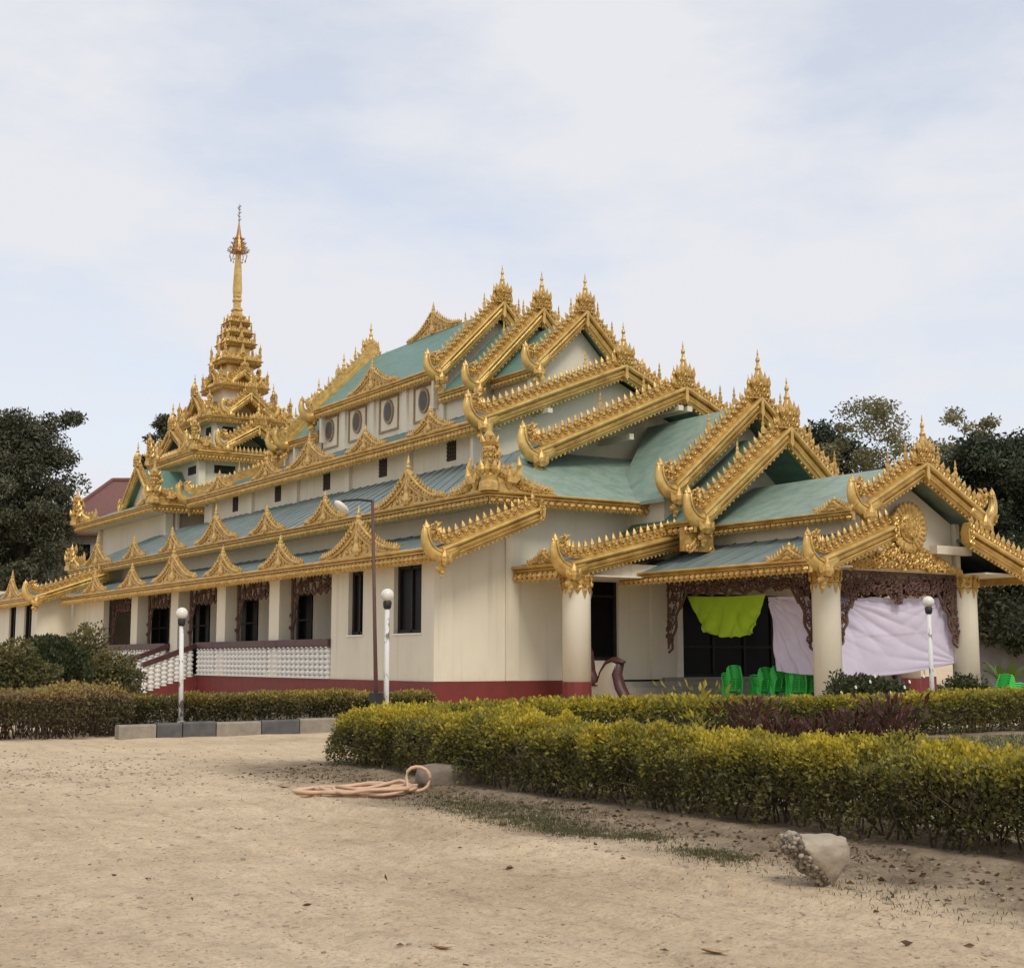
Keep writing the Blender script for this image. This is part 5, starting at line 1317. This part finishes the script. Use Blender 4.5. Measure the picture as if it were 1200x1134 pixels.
def bush(name, label, cat, c, r, n, m, ls, seed, stems=14, up=0.2, droop=False, shell=0.5):
    t = thing(name, label, cat, (c[0], c[1], c[2]))
    d = rdir(n); d /= np.linalg.norm(d, axis=1)[:, None]
    rad = 1 - RNG.random(n) ** 1.6 * shell
    P0 = d * rad[:, None]
    rr = 1 + 0.22 * lump(d, 2.4, seed) + 0.10 * lump(d, 6, seed + 1)
    P = np.array(c) + np.array([0, 0, r[2]]) + P0 * np.array(r) * rr[:, None]
    k = P[:, 2] > c[2] + 0.03; P = P[k]; d = d[k]; n = len(P)
    tint = 0.45 + 0.2 * RNG.normal(size=n) + 0.2 * lump(P, 3, seed + 2) + 0.15 * d[:, 2]
    leaf_obj('foliage', P, rdir(n, up) + d * 0.7, ls * (0.6 + 0.8 * RNG.random(n)), tint, m, t, 'stuff')
    st = MB(); q = random.Random(seed)
    for i in range(stems):
        a = q.uniform(0, 6.28); s = q.uniform(0.3, 0.85)
        e = V3(c[0] + r[0] * s * cos(a), c[1] + r[1] * s * sin(a), c[2] + r[2] * q.uniform(0.9, 1.8))
        b = V3(c[0] + 0.08 * cos(a), c[1] + 0.08 * sin(a), c[2] - 0.05)
        st.tube([b, (b + e) / 2 + V3(0, 0, 0.12 * r[2]), e], [0.025, 0.018, 0.006], 4)
    st.obj('stems', TWIG, t, 'stuff')
    return t
# pixel (x, y) at depth along the view -> ground plan, used once to place plants where they stand
_A = radians(33.2); _Pi = radians(7.27)
_f = V3(sin(_A) * cos(_Pi), cos(_A) * cos(_Pi), sin(_Pi)); _r = V3(cos(_A), -sin(_A), 0); _u = np.cross(_r, _f)
def at_depth(px, d, py=772):
    v = _f * 1607 + _r * (px - 600) - _u * (py - 567); return V3(0, 0, 1.6) + v * d / 1607
def spot(px, d): p = at_depth(px, d); return (float(p[0]), float(p[1]))

x, y = spot(64, 40); bush('conifer_shrub', 'dark green dense rounded shrub behind the dry hedge', 'shrub', (x, y, 0), (0.95, 0.95, 1.02), 26000, L_BUSH, 0.10, 51, up=1.2, shell=0.25)
x, y = spot(8, 37); bush('garden_shrub', 'brownish green shrub at the left edge by the rear wing', 'shrub', (x, y, 0), (1.2, 1.0, 0.95), 14000, L_SHRUB, 0.11, 53)
x, y = spot(128, 43); bush('garden_shrub', 'loose spreading shrub before the side stairs', 'shrub', (x, y, 0), (1.0, 0.9, 0.92), 8000, L_SHRUB, 0.11, 55, shell=0.8)
x, y = spot(100, 44); bush('garden_shrub', 'tall open shrub beside the dark rounded shrub', 'shrub', (x, y, 0), (0.75, 0.75, 1.35), 5000, L_SHRUB, 0.13, 57, shell=0.9)
x, y = spot(1020, 37); bush('rose_shrub', 'dark leafy shrub dotted with white blooms below the lilac sheet', 'shrub', (x, y, 0), (1.3, 0.7, 0.55), 7000, L_BUSH, 0.11, 59, shell=0.8)
x, y = spot(1128, 37); bush('garden_shrub', 'dark shrub at the foot of the right porch column', 'shrub', (x, y, 0), (0.75, 0.6, 0.55), 4500, L_BUSH, 0.11, 61, shell=0.8)
x, y = spot(985, 37.3); bush('garden_shrub', 'thin dark shrub against the front porch column', 'shrub', (x, y, 0), (0.5, 0.4, 0.6), 1800, L_BUSH, 0.10, 63, shell=0.9)
for k in range(9):
    px = 985 + k * 13 + (k * 37 % 11); x, y = spot(px, 36.2)
    m = MB()
    for q in range(5):
        a = q * 1.257; m.ball(V3(x + 0.02 * cos(a), y + 0.02 * sin(a) * 0.5, 0.72 + 0.18 * ((k * 5) % 4) * 0.8 + 0.03 * sin(a)), 0.020, 5, 3)
    tag(m.obj('white_bloom', FLOWER), 'small white bloom on the dark shrub under the lilac sheet', 'flower', 'white blooms under the lilac sheet')

def red_plant(px, d, label, n=46, h=0.85, mm=L_RED):
    x, y = spot(px, d); t = thing('red_leaved_plant', label, 'plant', (x, y, 0.08))
    r = np.random.default_rng(int(px)); N = n * 5
    ang = r.uniform(0, 6.28, N); rad = r.uniform(0, 0.42, N) ; z = r.uniform(0.12, h, N)
    h *= 0.80
    P = np.stack([x + rad * np.cos(ang) * (0.5 + z), y + rad * np.sin(ang) * (0.5 + z), 0.08 + z], 1)
    D = np.stack([np.cos(ang) * 0.6, np.sin(ang) * 0.6, r.uniform(0.4, 1.3, N)], 1)
    leaf_obj('foliage', P, D, 0.11 + 0.09 * r.random(N), r.random(N) * 0.9, mm, t, 'stuff', aspect=0.34)
    st = MB()
    for k in range(8):
        a = k * 0.8; st.tube([V3(x, y, 0.05), V3(x + 0.15 * cos(a), y + 0.15 * sin(a), h * 0.7)], [0.014, 0.006], 4)
    st.obj('stems', TWIG, t, 'stuff')
red_plant(878, 21.0, 'dark red leaved plant in the garden bed, left of the others')
red_plant(915, 20.6, 'dusky reddish plant in the garden bed beside a taller red one', h=0.6)
red_plant(955, 20.4, 'low reddish plant in the middle of the garden bed', h=0.55)
red_plant(1000, 20.6, 'reddish plant left of the tallest red plant in the bed', h=0.7)
red_plant(1042, 20.4, 'tallest red leaved plant at the right end of the bed', h=0.95, n=60)
red_plant(818, 21.2, 'yellow green leafy shoot standing up in the garden bed', n=20, h=1.1, mm=L_HEDGE)

def banana(px, d):
    x, y = spot(px, d); t = thing('banana_plant', 'broad leaved yellow green plant beyond the right porch column', 'plant', (x, y, 0))
    for k in range(8):
        a = k * 0.785 + 0.3; h = 1.35 + 0.25 * (k % 3); L = 1.0
        m = MB(); V = []; K = 7
        for i in range(K):
            f = i / (K - 1); c = V3(x + cos(a) * L * f * 0.75, y + sin(a) * L * f * 0.75, 0.5 + h * 0.62 * (1.6 * f - 0.75 * f * f)); w = 0.15 * sin(pi * (0.12 + 0.86 * f))
            s_ = V3(-sin(a), cos(a), 0); V += [c - s_ * w + UP * 0.06, c, c + s_ * w + UP * 0.06]
        F = [(i * 3 + j, i * 3 + j + 1, (i + 1) * 3 + j + 1, (i + 1) * 3 + j) for i in range(K - 1) for j in (0, 1)]
        o = m.add(V, F).obj('leaf', L_BAN, t, smooth=True)
    s = MB(); s.tube([V3(x, y, -0.05), V3(x, y, 0.75)], [0.10, 0.07], 8); s.obj('stem', L_BAN, t)
banana(1178, 44)

# grass tufts near the hedge, and the dry lawn
def grass(name, label, pts, hgt, m, kind='stuff'):
    P = np.array(pts); n = len(P); D = rdir(n) * 0.5 + np.array([0, 0, 0.8])
    o = leaf_obj(name, P, D, hgt * (0.5 + RNG.random(n)), RNG.random(n), m, None, kind, aspect=0.16)
    return tag(o, label, 'grass', None, 'stuff')
pts = []
for (cx, cy, sx, sy, n) in ((7.95, 13.0, 0.22, 0.55, 3200), (7.7, 11.6, 0.18, 0.45, 2600), (7.6, 10.6, 0.15, 0.4, 2400), (7.75, 9.7, 0.10, 0.22, 900), (7.55, 8.6, 0.12, 0.25, 1500), (8.3, 8.0, 0.2, 0.5, 250), (7.4, 7.0, 0.25, 0.8, 260), (8.2, 17.2, 0.3, 0.6, 300), (7.2, 6.2, 0.3, 0.5, 200), (8.1, 15.8, 0.15, 0.5, 250), (8.25, 11.6, 0.15, 0.5, 700)):
    a = RNG.normal(size=(n, 2)); xs_ = cx + sx * a[:, 0] ; ys_ = cy + sy * a[:, 1]
    pts += [(x, y, gz(x, y) - 0.005) for x, y in zip(xs_, ys_)]
grass('grass_patches', 'thin patches of short green grass on the soil beside the front hedge', pts, 0.032, L_GRASS)
n = 26000; pts = np.stack([RNG.uniform(10.3, 27.3, n), RNG.uniform(11.0, 17.2, n), np.full(n, 0.125)], 1)
grass('lawn_grass', 'short dry lawn grass behind the front hedge', pts, 0.06, L_GRASS)

# fallen litter: leaves and twigs under the hedge, loose stones on the drive
n = 1300; P = np.stack([8.2 + np.abs(RNG.normal(size=n)) * -0.45 + 0.5 * RNG.random(n), RNG.uniform(4.5, 18.5, n), np.zeros(n)], 1)
P[:, 2] = [gz(a, b) + 0.006 for a, b in P[:, :2]]
D = rdir(n); D[:, 2] *= 0.12
o = leaf_obj('leaf_litter', P, D, 0.05 * (0.5 + RNG.random(n)), RNG.random(n), leafmat('litter_leaf', [(0, (0.06, 0.035, 0.018)), (1, (0.20, 0.12, 0.06))], transl=0), None, 'stuff')
tag(o, 'brown dead leaves scattered on the soil under the front hedge', 'leaf litter', None, 'stuff')
n = 70; a_ = RNG.uniform(-0.42, 0.40, n) + 0.58; d_ = 5.8 + 15 * RNG.random(n) ** 1.3
P = np.stack([d_ * np.sin(a_), d_ * np.cos(a_), np.zeros(n)], 1); P = P[P[:, 0] < 8.4]; P[:, 2] = gheight(P[:, 0], P[:, 1]) + 0.008; n = len(P)
D = rdir(n); D[:, 2] *= 0.15
o = leaf_obj('leaf_scraps', P, D, 0.035 + 0.05 * RNG.random(n), RNG.random(n), bpy.data.materials['litter_leaf'], None, 'stuff', aspect=0.4)
tag(o, 'scraps of dead leaf and twig strewn across the open drive', 'leaf litter', None, 'stuff')
def pebbles():
    base = MB(); base.ball((0, 0, 0), 1, 5, 3); V0 = np.vstack(base.v); F0 = base.f
    mb = MB(); cl = MB(); gz_fast = gz
    for k in range(2600):
        if k < 1500: px = RNG.uniform(-6, 8.4); py = RNG.uniform(5.2, 27)
        else: px = 5.0 + 2.6 * RNG.normal(); py = 20.5 + 2.2 * RNG.normal()
        if px > 8.6 and py < 19: continue
        s_ = 0.006 + 0.016 * RNG.random() ** 3 + (0.008 if k >= 1500 else 0)
        mb.add(V0 * s_ * np.array([RNG.uniform(.7, 1.4), RNG.uniform(.7, 1.4), RNG.uniform(.4, .8)]) + np.array([px, py, gz(px, py) + 0.002]), F0)
    for k in range(7000):
        d_ = 5.6 + 14 * RNG.random() ** 1.6; a_ = RNG.uniform(-0.40, 0.40) + 0.58; px = d_ * sin(a_); py = d_ * cos(a_)
        if px > 8.6: continue
        s_ = 0.0035 + 0.010 * RNG.random() ** 3
        cl.add(V0 * s_ * np.array([RNG.uniform(.8, 1.8), RNG.uniform(.8, 1.6), RNG.uniform(.4, .8)]) + np.array([px, py, gz_fast(px, py) + 0.001]), F0)
    tag(cl.obj('dirt_crumbs', CLOD), 'fine crumbs of dry earth scattered over the drive', 'dirt', None, 'stuff')
    for k in range(500):
        px = RNG.uniform(7.0, 8.7); py = RNG.uniform(5, 18.5); s_ = 0.008 + 0.022 * RNG.random() ** 3
        mb.add(V0 * s_ * np.array([1.2, 1, .7]) + np.array([px, py, gz(px, py) + 0.002]), F0)
    tag(mb.obj('loose_gravel', PEBBLE), 'loose small stones strewn over the sandy drive', 'gravel', None, 'stuff')
pebbles()
def dry_leaf(x, y, s_, rz, label, m=DRYLEAF):
    V = []; K = 7
    for i in range(K):
        f = i / (K - 1); w = 0.24 * sin(pi * min(1, f * 0.95 + 0.04)); zz = 0.10 * (2 * f - 1) ** 2
        for q in (-1, 0, 1):
            V.append(((f - 0.5) * s_, q * w * s_, (zz + 0.10 * abs(q) * (0.6 + 0.4 * sin(5 * f))) * s_))
    V = np.array(V); c, s = cos(rz), sin(rz)
    V = np.stack([V[:, 0] * c - V[:, 1] * s + x, V[:, 0] * s + V[:, 1] * c + y, V[:, 2] + gz(x, y) + 0.004], 1)
    F = [(i * 3 + j, i * 3 + j + 1, (i + 1) * 3 + j + 1, (i + 1) * 3 + j) for i in range(K - 1) for j in (0, 1)]
    mb = MB().add(V, F)
    mb.tube([V[1], V[1] + (V[1] - V[4]) * 1.2 + np.array([0, 0, 0.01])], 0.003, 3)
    tag(mb.obj('fallen_leaf', m), label, 'leaf', 'dry leaves fallen on the drive')
dry_leaf(5.84, 8.96, 0.13, 0.9, 'dark curled leaf lying mid drive left of the rock')
dry_leaf(3.91, 6.66, 0.10, -0.5, 'small brown leaf at the bottom edge of the drive')
dry_leaf(5.14, 5.83, 0.16, -0.6, 'pale tan curled leaf at the lower right of the drive', mat('pale_dry_leaf', (0.36, 0.23, 0.11), var=0.3, scale=20))
dry_leaf(3.2, 16.6, 0.12, 0.4, 'tiny dark leaf far out on the left of the drive')
dry_leaf(7.1, 15.95, 0.16, 0.2, 'dark leaf scrap near the left end of the hose')

# ================================================================== rock, log stone, hose
def rock(name, label, c, r, m, seed, cut=None, sub=40, cat='rock', shape=None, rz=0.0, m2=None):
    d = []; nu, nv = sub, sub // 2
    for j in range(nv + 1):
        th = pi * j / nv
        for i in range(nu): d.append((sin(th) * cos(2 * pi * i / nu), sin(th) * sin(2 * pi * i / nu), cos(th)))
    d = np.array(d)
    rad = 1 + 0.10 * lump(d, 1.4, seed) + 0.05 * lump(d, 3.5, seed + 1) + 0.02 * lump(d, 9, seed + 2)
    P = d * rad[:, None]
    if shape is not None: P = shape(P, d)
    P = P * np.array(r); cs, sn = cos(rz), sin(rz)
    P = np.stack([P[:, 0] * cs - P[:, 1] * sn, P[:, 0] * sn + P[:, 1] * cs, P[:, 2]], 1)
    P += np.array(c)
    F = [(j * nu + i, j * nu + (i + 1) % nu, (j + 1) * nu + (i + 1) % nu, (j + 1) * nu + i) for j in range(nv) for i in range(nu)]
    mb = MB().add(P, F)
    if m2 is not None:
        mb.mi = [1 if m2[1](d[f[0]]) else 0 for f in F]
        o = mb.obj(name, [m, m2[0]], None, smooth=True)
    else: o = mb.obj(name, m, None, smooth=True)
    return tag(o, label, cat)
def heart(P, d):
    # local x = image right, z up: broad top, narrowing to a foot low on the right; rubble bulges on the left
    z = P[:, 2]; f = np.clip((1 - z) / 2, 0, 1)
    w = 1.0 - 0.80 * f ** 1.25
    P = P.copy(); P[:, 0] = P[:, 0] * w + 0.30 * f ** 1.2; P[:, 1] *= (1 - 0.5 * f)
    P[:, 2] = np.where(z > 0.5, 0.5 + (z - 0.5) * 0.45 - 0.06 * np.exp(-((d[:, 0] + 0.05) / 0.3) ** 2), z) + 0.04 * lump(d, 5.0, 71) + 0.03 * lump(d, 11.0, 72)
    rub = np.clip((-d[:, 0] - 0.12 - 0.25 * d[:, 2] - 0.1) * 4, 0, 1)
    k = 0.5 * lump(d, 13, 77) + 0.5 * lump(d, 22, 78)
    P *= (1 + rub * (0.03 + 0.09 * k))[:, None]
    return P
def rubble(q):
    # rubbly flank: left edge at the top, widening downwards and to the right along the underside
    return q[0] < -0.50 + 0.55 * max(0.0, -q[2]) + 0.50 * max(0.0, -q[2] - 0.25) + 0.04 * sin(q[2] * 17)
def rubble_stones():
    o = bpy.data.objects['heart_shaped_rock']; me = o.data; mb = MB(); r = random.Random(5)
    fs = [p for p in me.polygons if p.material_index == 1]
    W_ = [p.area for p in fs]
    for p in r.choices(fs, W_, k=420):
        c = V3(*p.center); n_ = V3(*p.normal); rad = r.uniform(0.008, 0.024)
        k0 = len(mb.v); mb.cur = r.random() < 0.45; ax = V3(r.gauss(0, 1), r.gauss(0, 1), r.gauss(0, 1)); ax /= np.linalg.norm(ax); uu = np.cross(ax, V3(0.3, 0.5, 0.81)); uu /= np.linalg.norm(uu)
        mb.lathe([(rad * 0.12, -rad * 0.9), (rad * 0.75, -rad * 0.6), (rad * r.uniform(.8, 1.1), 0), (rad * r.uniform(.5, .8), rad * 0.65), (rad * 0.1, rad * r.uniform(.8, 1.2))], c - n_ * rad * r.uniform(0.1, 0.6), 7, ax, uu, 0, r.uniform(.6, 1.0))
    mb.mi = [int(q) for q in mb.mi]; b = mb.obj('rubble', [ROCKD, ROCKP], None, 'stuff', smooth=True); b.parent = o
rx, ry = spot(948, 9.75)
rock('heart_shaped_rock', 'pale rock with a rubbly left side lying before the front hedge', (float(rx), float(ry), 0.235), (0.285, 0.24, 0.228), ROCKP, 91, sub=96, shape=heart, rz=-radians(33.2),
     m2=(ROCKD, lambda q: rubble(q)))
rubble_stones()
lx, ly = spot(528, 17.6)
pass
def blocky(P, d): return np.sign(P) * np.abs(P) ** 0.62
rock('broken_stone', 'grey broken stone block half under the hedge by the hose', (8.72, 14.7, 0.17), (0.42, 0.26, 0.17), STONE, 97, sub=48, shape=blocky, rz=-0.35)
def hose():
    t = thing('garden_hose', 'loosely coiled peach coloured hose on the sand by the hedge', 'hose', (7.6, 14.9, 0.03))
    ex = V3(1.0, -0.75, 0); ex /= np.linalg.norm(ex); ey = V3(0.75, 1.0, 0) / 1.25
    C = V3(7.50, 14.95, 0); pts = []
    loops = [(0.78, 0.40, -0.02, 0.00), (0.60, 0.30, 0.12, 0.12), (0.86, 0.24, -0.10, -0.10), (0.50, 0.42, 0.22, -0.06), (0.66, 0.22, 0.0, 0.16), (0.45, 0.40, 0.28, -0.10)]
    K = 26
    for j, (a, b, ox, oy) in enumerate(loops):
        for i in range(K):
            th = 2 * pi * i / K + 0.4; f = i / K
            nxt = loops[(j + 1) % len(loops)] if j < len(loops) - 1 else loops[j]
            A = (a + (nxt[0] - a) * f) * (1 + 0.10 * sin(3 * th + 2 * j)); B = (b + (nxt[1] - b) * f) * (1 + 0.16 * sin(2 * th + 1.3 * j)); OX = ox + (nxt[2] - ox) * f; OY = oy + (nxt[3] - oy) * f
            p = C + ex * (OX + A * cos(th)) + ey * (OY + B * sin(th))
            z = 0.035 + 0.025 * j * (0.6 + 0.4 * sin(3 * th + j)) + 0.02 * (1 + sin(5 * th + 2 * j))
            pts.append(V3(p[0], p[1], gz(p[0], p[1]) + z * 0.62))
    # last loop stands up against the stone
    q = C + ex * 0.62
    for i in range(14):
        th = pi * 0.9 - 2 * pi * 0.8 * i / 13
        pts.append(V3(q[0] + ex[0] * (0.12 + 0.17 * cos(th)), q[1] + ex[1] * (0.12 + 0.17 * cos(th)) - 0.10, 0.20 + 0.15 * sin(th)))
    for i in range(5):
        p = q + ex * (0.1 - 0.25 * i) - ey * (0.28 + 0.02 * i); pts.append(V3(p[0], p[1], gz(p[0], p[1]) + 0.05))
    P = np.array(pts); 
    for _ in range(2): P[1:-1] = (P[:-2] + P[1:-1] * 2 + P[2:]) / 4
    m = MB().tube(P, 0.021, 8); m.obj('coil', HOSE, t, smooth=True)
hose()

# ================================================================== trees and things beyond
def tree(name, label, px, d, top_px, cw, m, bark, seed, n=22000, leaf=0.30, clumps=34, trunk=0.3, crown_lo=0.25, airy=0.0, flat=1.0, bare=0):
    x, y = spot(px, d); H = 1.6 + (772 - top_px) * d / 1607
    t = thing(name, label, 'tree', (x, y, 0)); r = random.Random(seed)
    tb = MB(); tips = []
    def limb(p, dirv, L, rad, lev):
        pts = [p]; q = p; dv = dirv
        for i in range(4):
            dv = dv + V3(r.gauss(0, 0.14), r.gauss(0, 0.14), r.gauss(0.03, 0.08)); dv /= np.linalg.norm(dv)
            q = q + dv * L / 4; pts.append(q)
        if lev and (hypot(q[0] - x, q[1] - y) > cw * 0.92 or q[2] > H * 0.97): return
        tb.tube(pts, [rad * (1 - 0.14 * i) for i in range(5)], 6 if lev < 2 else 4)
        if lev >= 3: tips.append(q); return
        for k in range(3 if lev else 4):
            a = r.uniform(0, 6.28); s_ = r.uniform(0.4, 0.9)
            nd = dv * 0.75 + V3(cos(a) * s_, sin(a) * s_, 0.15); nd /= np.linalg.norm(nd)
            limb(pts[2 + (k % 3)], nd, L * r.uniform(0.58, 0.78), rad * 0.55, lev + 1)
    z0 = H * crown_lo
    limb(V3(x, y, -0.1), V3(r.gauss(0, 0.05), r.gauss(0, 0.05), 1.0), H * 0.48, trunk, 0)
    tb.obj('trunk', bark, t)
    # clumps: around limb tips and through a crown ellipsoid
    C = []
    for k in range(clumps):
        a = r.uniform(0, 6.28); f = r.random() ** 0.5; zf = r.random()
        prof = sin(pi * (0.10 + 0.86 * zf)) ** 0.6
        C.append((x + cw * f * prof * cos(a), y + cw * f * prof * sin(a), z0 + (H - z0) * (0.05 + 0.88 * zf), r.uniform(0.6, 1.15)))
    for q in tips[:: max(1, len(tips) // 40)]:
        if q[2] < H and hypot(q[0] - x, q[1] - y) < cw * 0.95: C.append((q[0], q[1], q[2], r.uniform(0.5, 0.9)))
    C = np.array(C); cr = cw * (0.34 if not airy else 0.24)
    k = RNG.integers(0, len(C), n); dd = rdir(n); dd /= np.linalg.norm(dd, axis=1)[:, None]
    rad = (1 - RNG.random(n) ** 1.5 * 0.75) * cr * C[k, 3]
    P = C[k, :3] + dd * rad[:, None] * np.array([1, 1, 0.62 * flat])
    P = P[P[:, 2] < H + 0.1]; n = len(P); 
    tint = 0.4 + 0.22 * RNG.normal(size=n) + 0.22 * lump(P, 1.0, seed)
    leaf_obj('crown', P, rdir(n, -0.2), leaf * (0.6 + 0.7 * RNG.random(n)), tint, m, t, None, aspect=0.45)
    return t
tree('broadleaf_tree', 'large dusty dark tree filling the left edge', 4, 108, 474, 5.6, L_GREY, BARK, 1, n=85000, leaf=0.34, clumps=150, trunk=0.4, crown_lo=0.10)
tree('broadleaf_tree', 'lower dark tree at the far left behind the big one', -40, 116, 500, 5.0, L_GREY, BARK, 2, n=26000, leaf=0.36, clumps=60, trunk=0.35, crown_lo=0.05)
tree('broadleaf_tree', 'dark tree low behind the rear wing, left of the house roof', 18, 126, 600, 3.6, L_DARK, BARK, 9, n=22000, leaf=0.34, clumps=50, trunk=0.3, crown_lo=0.05)
tree('leafy_tree', 'small rounded tree top showing left of the spire tower', 192, 112, 478, 2.3, L_GREY, BARK, 3, n=9000, leaf=0.32, clumps=34, trunk=0.2, crown_lo=0.72)
tree('mango_tree', 'dark glossy tree behind the porch ridge', 960, 90, 478, 4.2, L_DARK, BARK, 4, n=34000, leaf=0.36, clumps=60, trunk=0.3, crown_lo=0.15)
tree('feathery_tree', 'open feathery tree with thin light foliage behind the porch', 1045, 84, 447, 4.3, L_LIGHT, BARKG, 5, n=11000, leaf=0.26, clumps=70, trunk=0.22, crown_lo=0.42, airy=1)
tree('feathery_tree', 'open feathery tree reaching up at the right edge', 1150, 82, 460, 3.6, L_LIGHT, BARKG, 6, n=9000, leaf=0.26, clumps=56, trunk=0.2, crown_lo=0.45, airy=1)
tree('mango_tree', 'dense dark tree at the right edge beside the porch', 1180, 66, 500, 3.9, L_DARK, BARK, 7, n=52000, leaf=0.28, clumps=95, trunk=0.3, crown_lo=0.10)
tree('mango_tree', 'dark tree between the feathery tree and the right edge', 1085, 74, 530, 3.2, L_DARK, BARK, 8, n=30000, leaf=0.30, clumps=60, trunk=0.3, crown_lo=0.12)
tree('mango_tree', 'dark tree outside the right edge of the view', 1275, 70, 470, 4.2, L_DARK, BARK, 10, n=26000, leaf=0.32, clumps=60, trunk=0.3, crown_lo=0.10)
def bare_tree():
    x, y = spot(14, 98); t = thing('bare_tree', 'leafless pale branching tree before the large left tree', 'tree', (x, y, 0))
    r = random.Random(4); mb = MB()
    def limb(p, dv, L, rad, lev):
        pts = [p]; q = p
        for i in range(5):
            dv = dv + V3(r.gauss(0, 0.10), r.gauss(0, 0.10), r.gauss(0.02, 0.06)); dv /= np.linalg.norm(dv); q = q + dv * L / 5; pts.append(q)
        mb.tube(pts, [rad * (1 - 0.15 * i) for i in range(6)], 5)
        if lev >= 4: return
        for k in range(3):
            a = r.uniform(0, 6.28); s_ = r.uniform(0.35, 0.8); nd = dv * 0.8 + V3(cos(a) * s_, sin(a) * s_, 0.1); nd /= np.linalg.norm(nd)
            limb(pts[2 + k], nd, L * r.uniform(0.55, 0.8), rad * 0.55, lev + 1)
    limb(V3(x, y, -0.1), V3(-0.05, 0, 1), 5.0, 0.15, 0)
    limb(V3(x, y, 3.0), _r * 0.5 + UP * 0.8, 4.2, 0.11, 1)
    mb.obj('trunk', BARKG, t)
bare_tree()

def far_house():
    x, y = spot(150, 122)
    t = thing('tiled_house', 'house with a weathered pink tiled roof behind the tower', 'house', (x, y, 0))
    R = lambda a, b, z: V3(x, y, 0) + _r * a + V3(-_r[1], _r[0], 0) * b + UP * z
    w, dp, he, hr = 5.6, 5.0, 12.6, 17.6
    mb = MB(); P8 = [R(-w, -dp, 0), R(w, -dp, 0), R(w, dp, 0), R(-w, dp, 0), R(-w, -dp, he), R(w, -dp, he), R(w, dp, he), R(-w, dp, he)]
    mb.add(P8, [(0, 1, 5, 4), (1, 2, 6, 5), (2, 3, 7, 6), (3, 0, 4, 7)]).obj('wall', HOUSEW, t)
    mb = MB(); o = 0.7
    mb.sheet([R(-w - o, -dp - o, he - 0.3), R(w + o, -dp - o, he - 0.3), R(w + o, 0, hr), R(-w * 0.35, 0, hr)], 0.15)
    mb.sheet([R(w + o, dp + o, he - 0.3), R(-w - o, dp + o, he - 0.3), R(-w * 0.35, 0, hr), R(w + o, 0, hr)], 0.15)
    mb.sheet([R(-w - o, dp + o, he - 0.3), R(-w - o, -dp - o, he - 0.3), R(-w * 0.35, 0, hr)], 0.15)
    ro = mb.obj('roof', TILE, t)
    MB().tube([R(-w - o, -dp - o, he - 0.2), R(-w * 0.35, 0, hr + 0.05)], 0.2, 6).obj('ridge_cap', TILE, ro)
    MB().tube([R(w + o, 0, hr + 0.05), R(-w * 0.35, 0, hr + 0.05)], 0.2, 6).obj('ridge_cap', TILE, ro)
    f = MB(); f.lathe([(0.3, 0), (0.22, 0.5), (0.3, 0.7), (0.08, 1.0), (0.16, 1.2), (0.02, 2.2)], tuple(R(2.6, 0, hr)), 8); f.obj('finial', mats_hti, ro)
    for a in (-3.4, -0.6, 2.4):
        wn_ = MB(); n_ = -V3(-_r[1], _r[0], 0)
        wn_.prism([(a, 9.2), (a + 1.2, 9.2), (a + 1.2, 11.4), (a, 11.4)], (R(0, -dp, 0), _r, UP, n_), -0.05, 0.04); wo = wn_.obj('window', GLASS, t)
far_house()
def right_wall():
    a = spot(1120, 64); b = spot(1330, 70); t = thing('boundary_wall', 'grey boundary wall under the dark trees at right', 'wall', (a[0], a[1], 0))
    A_ = V3(*a, 0); B_ = V3(*b, 0); d = (B_ - A_) / np.linalg.norm(B_ - A_); n_ = V3(d[1], -d[0], 0)
    m = MB(); m.sweep([(0, -0.1), (0, 4.4), (0.25, 4.4), (0.25, -0.1)], A_, B_, n_, UP); m.obj('wall', FENCEW, t)
    c = MB(); c.sweep([(-0.08, 4.4), (-0.08, 4.6), (0.33, 4.6), (0.33, 4.4)], A_, B_, n_, UP); c.obj('coping', STEP, t)
right_wall()
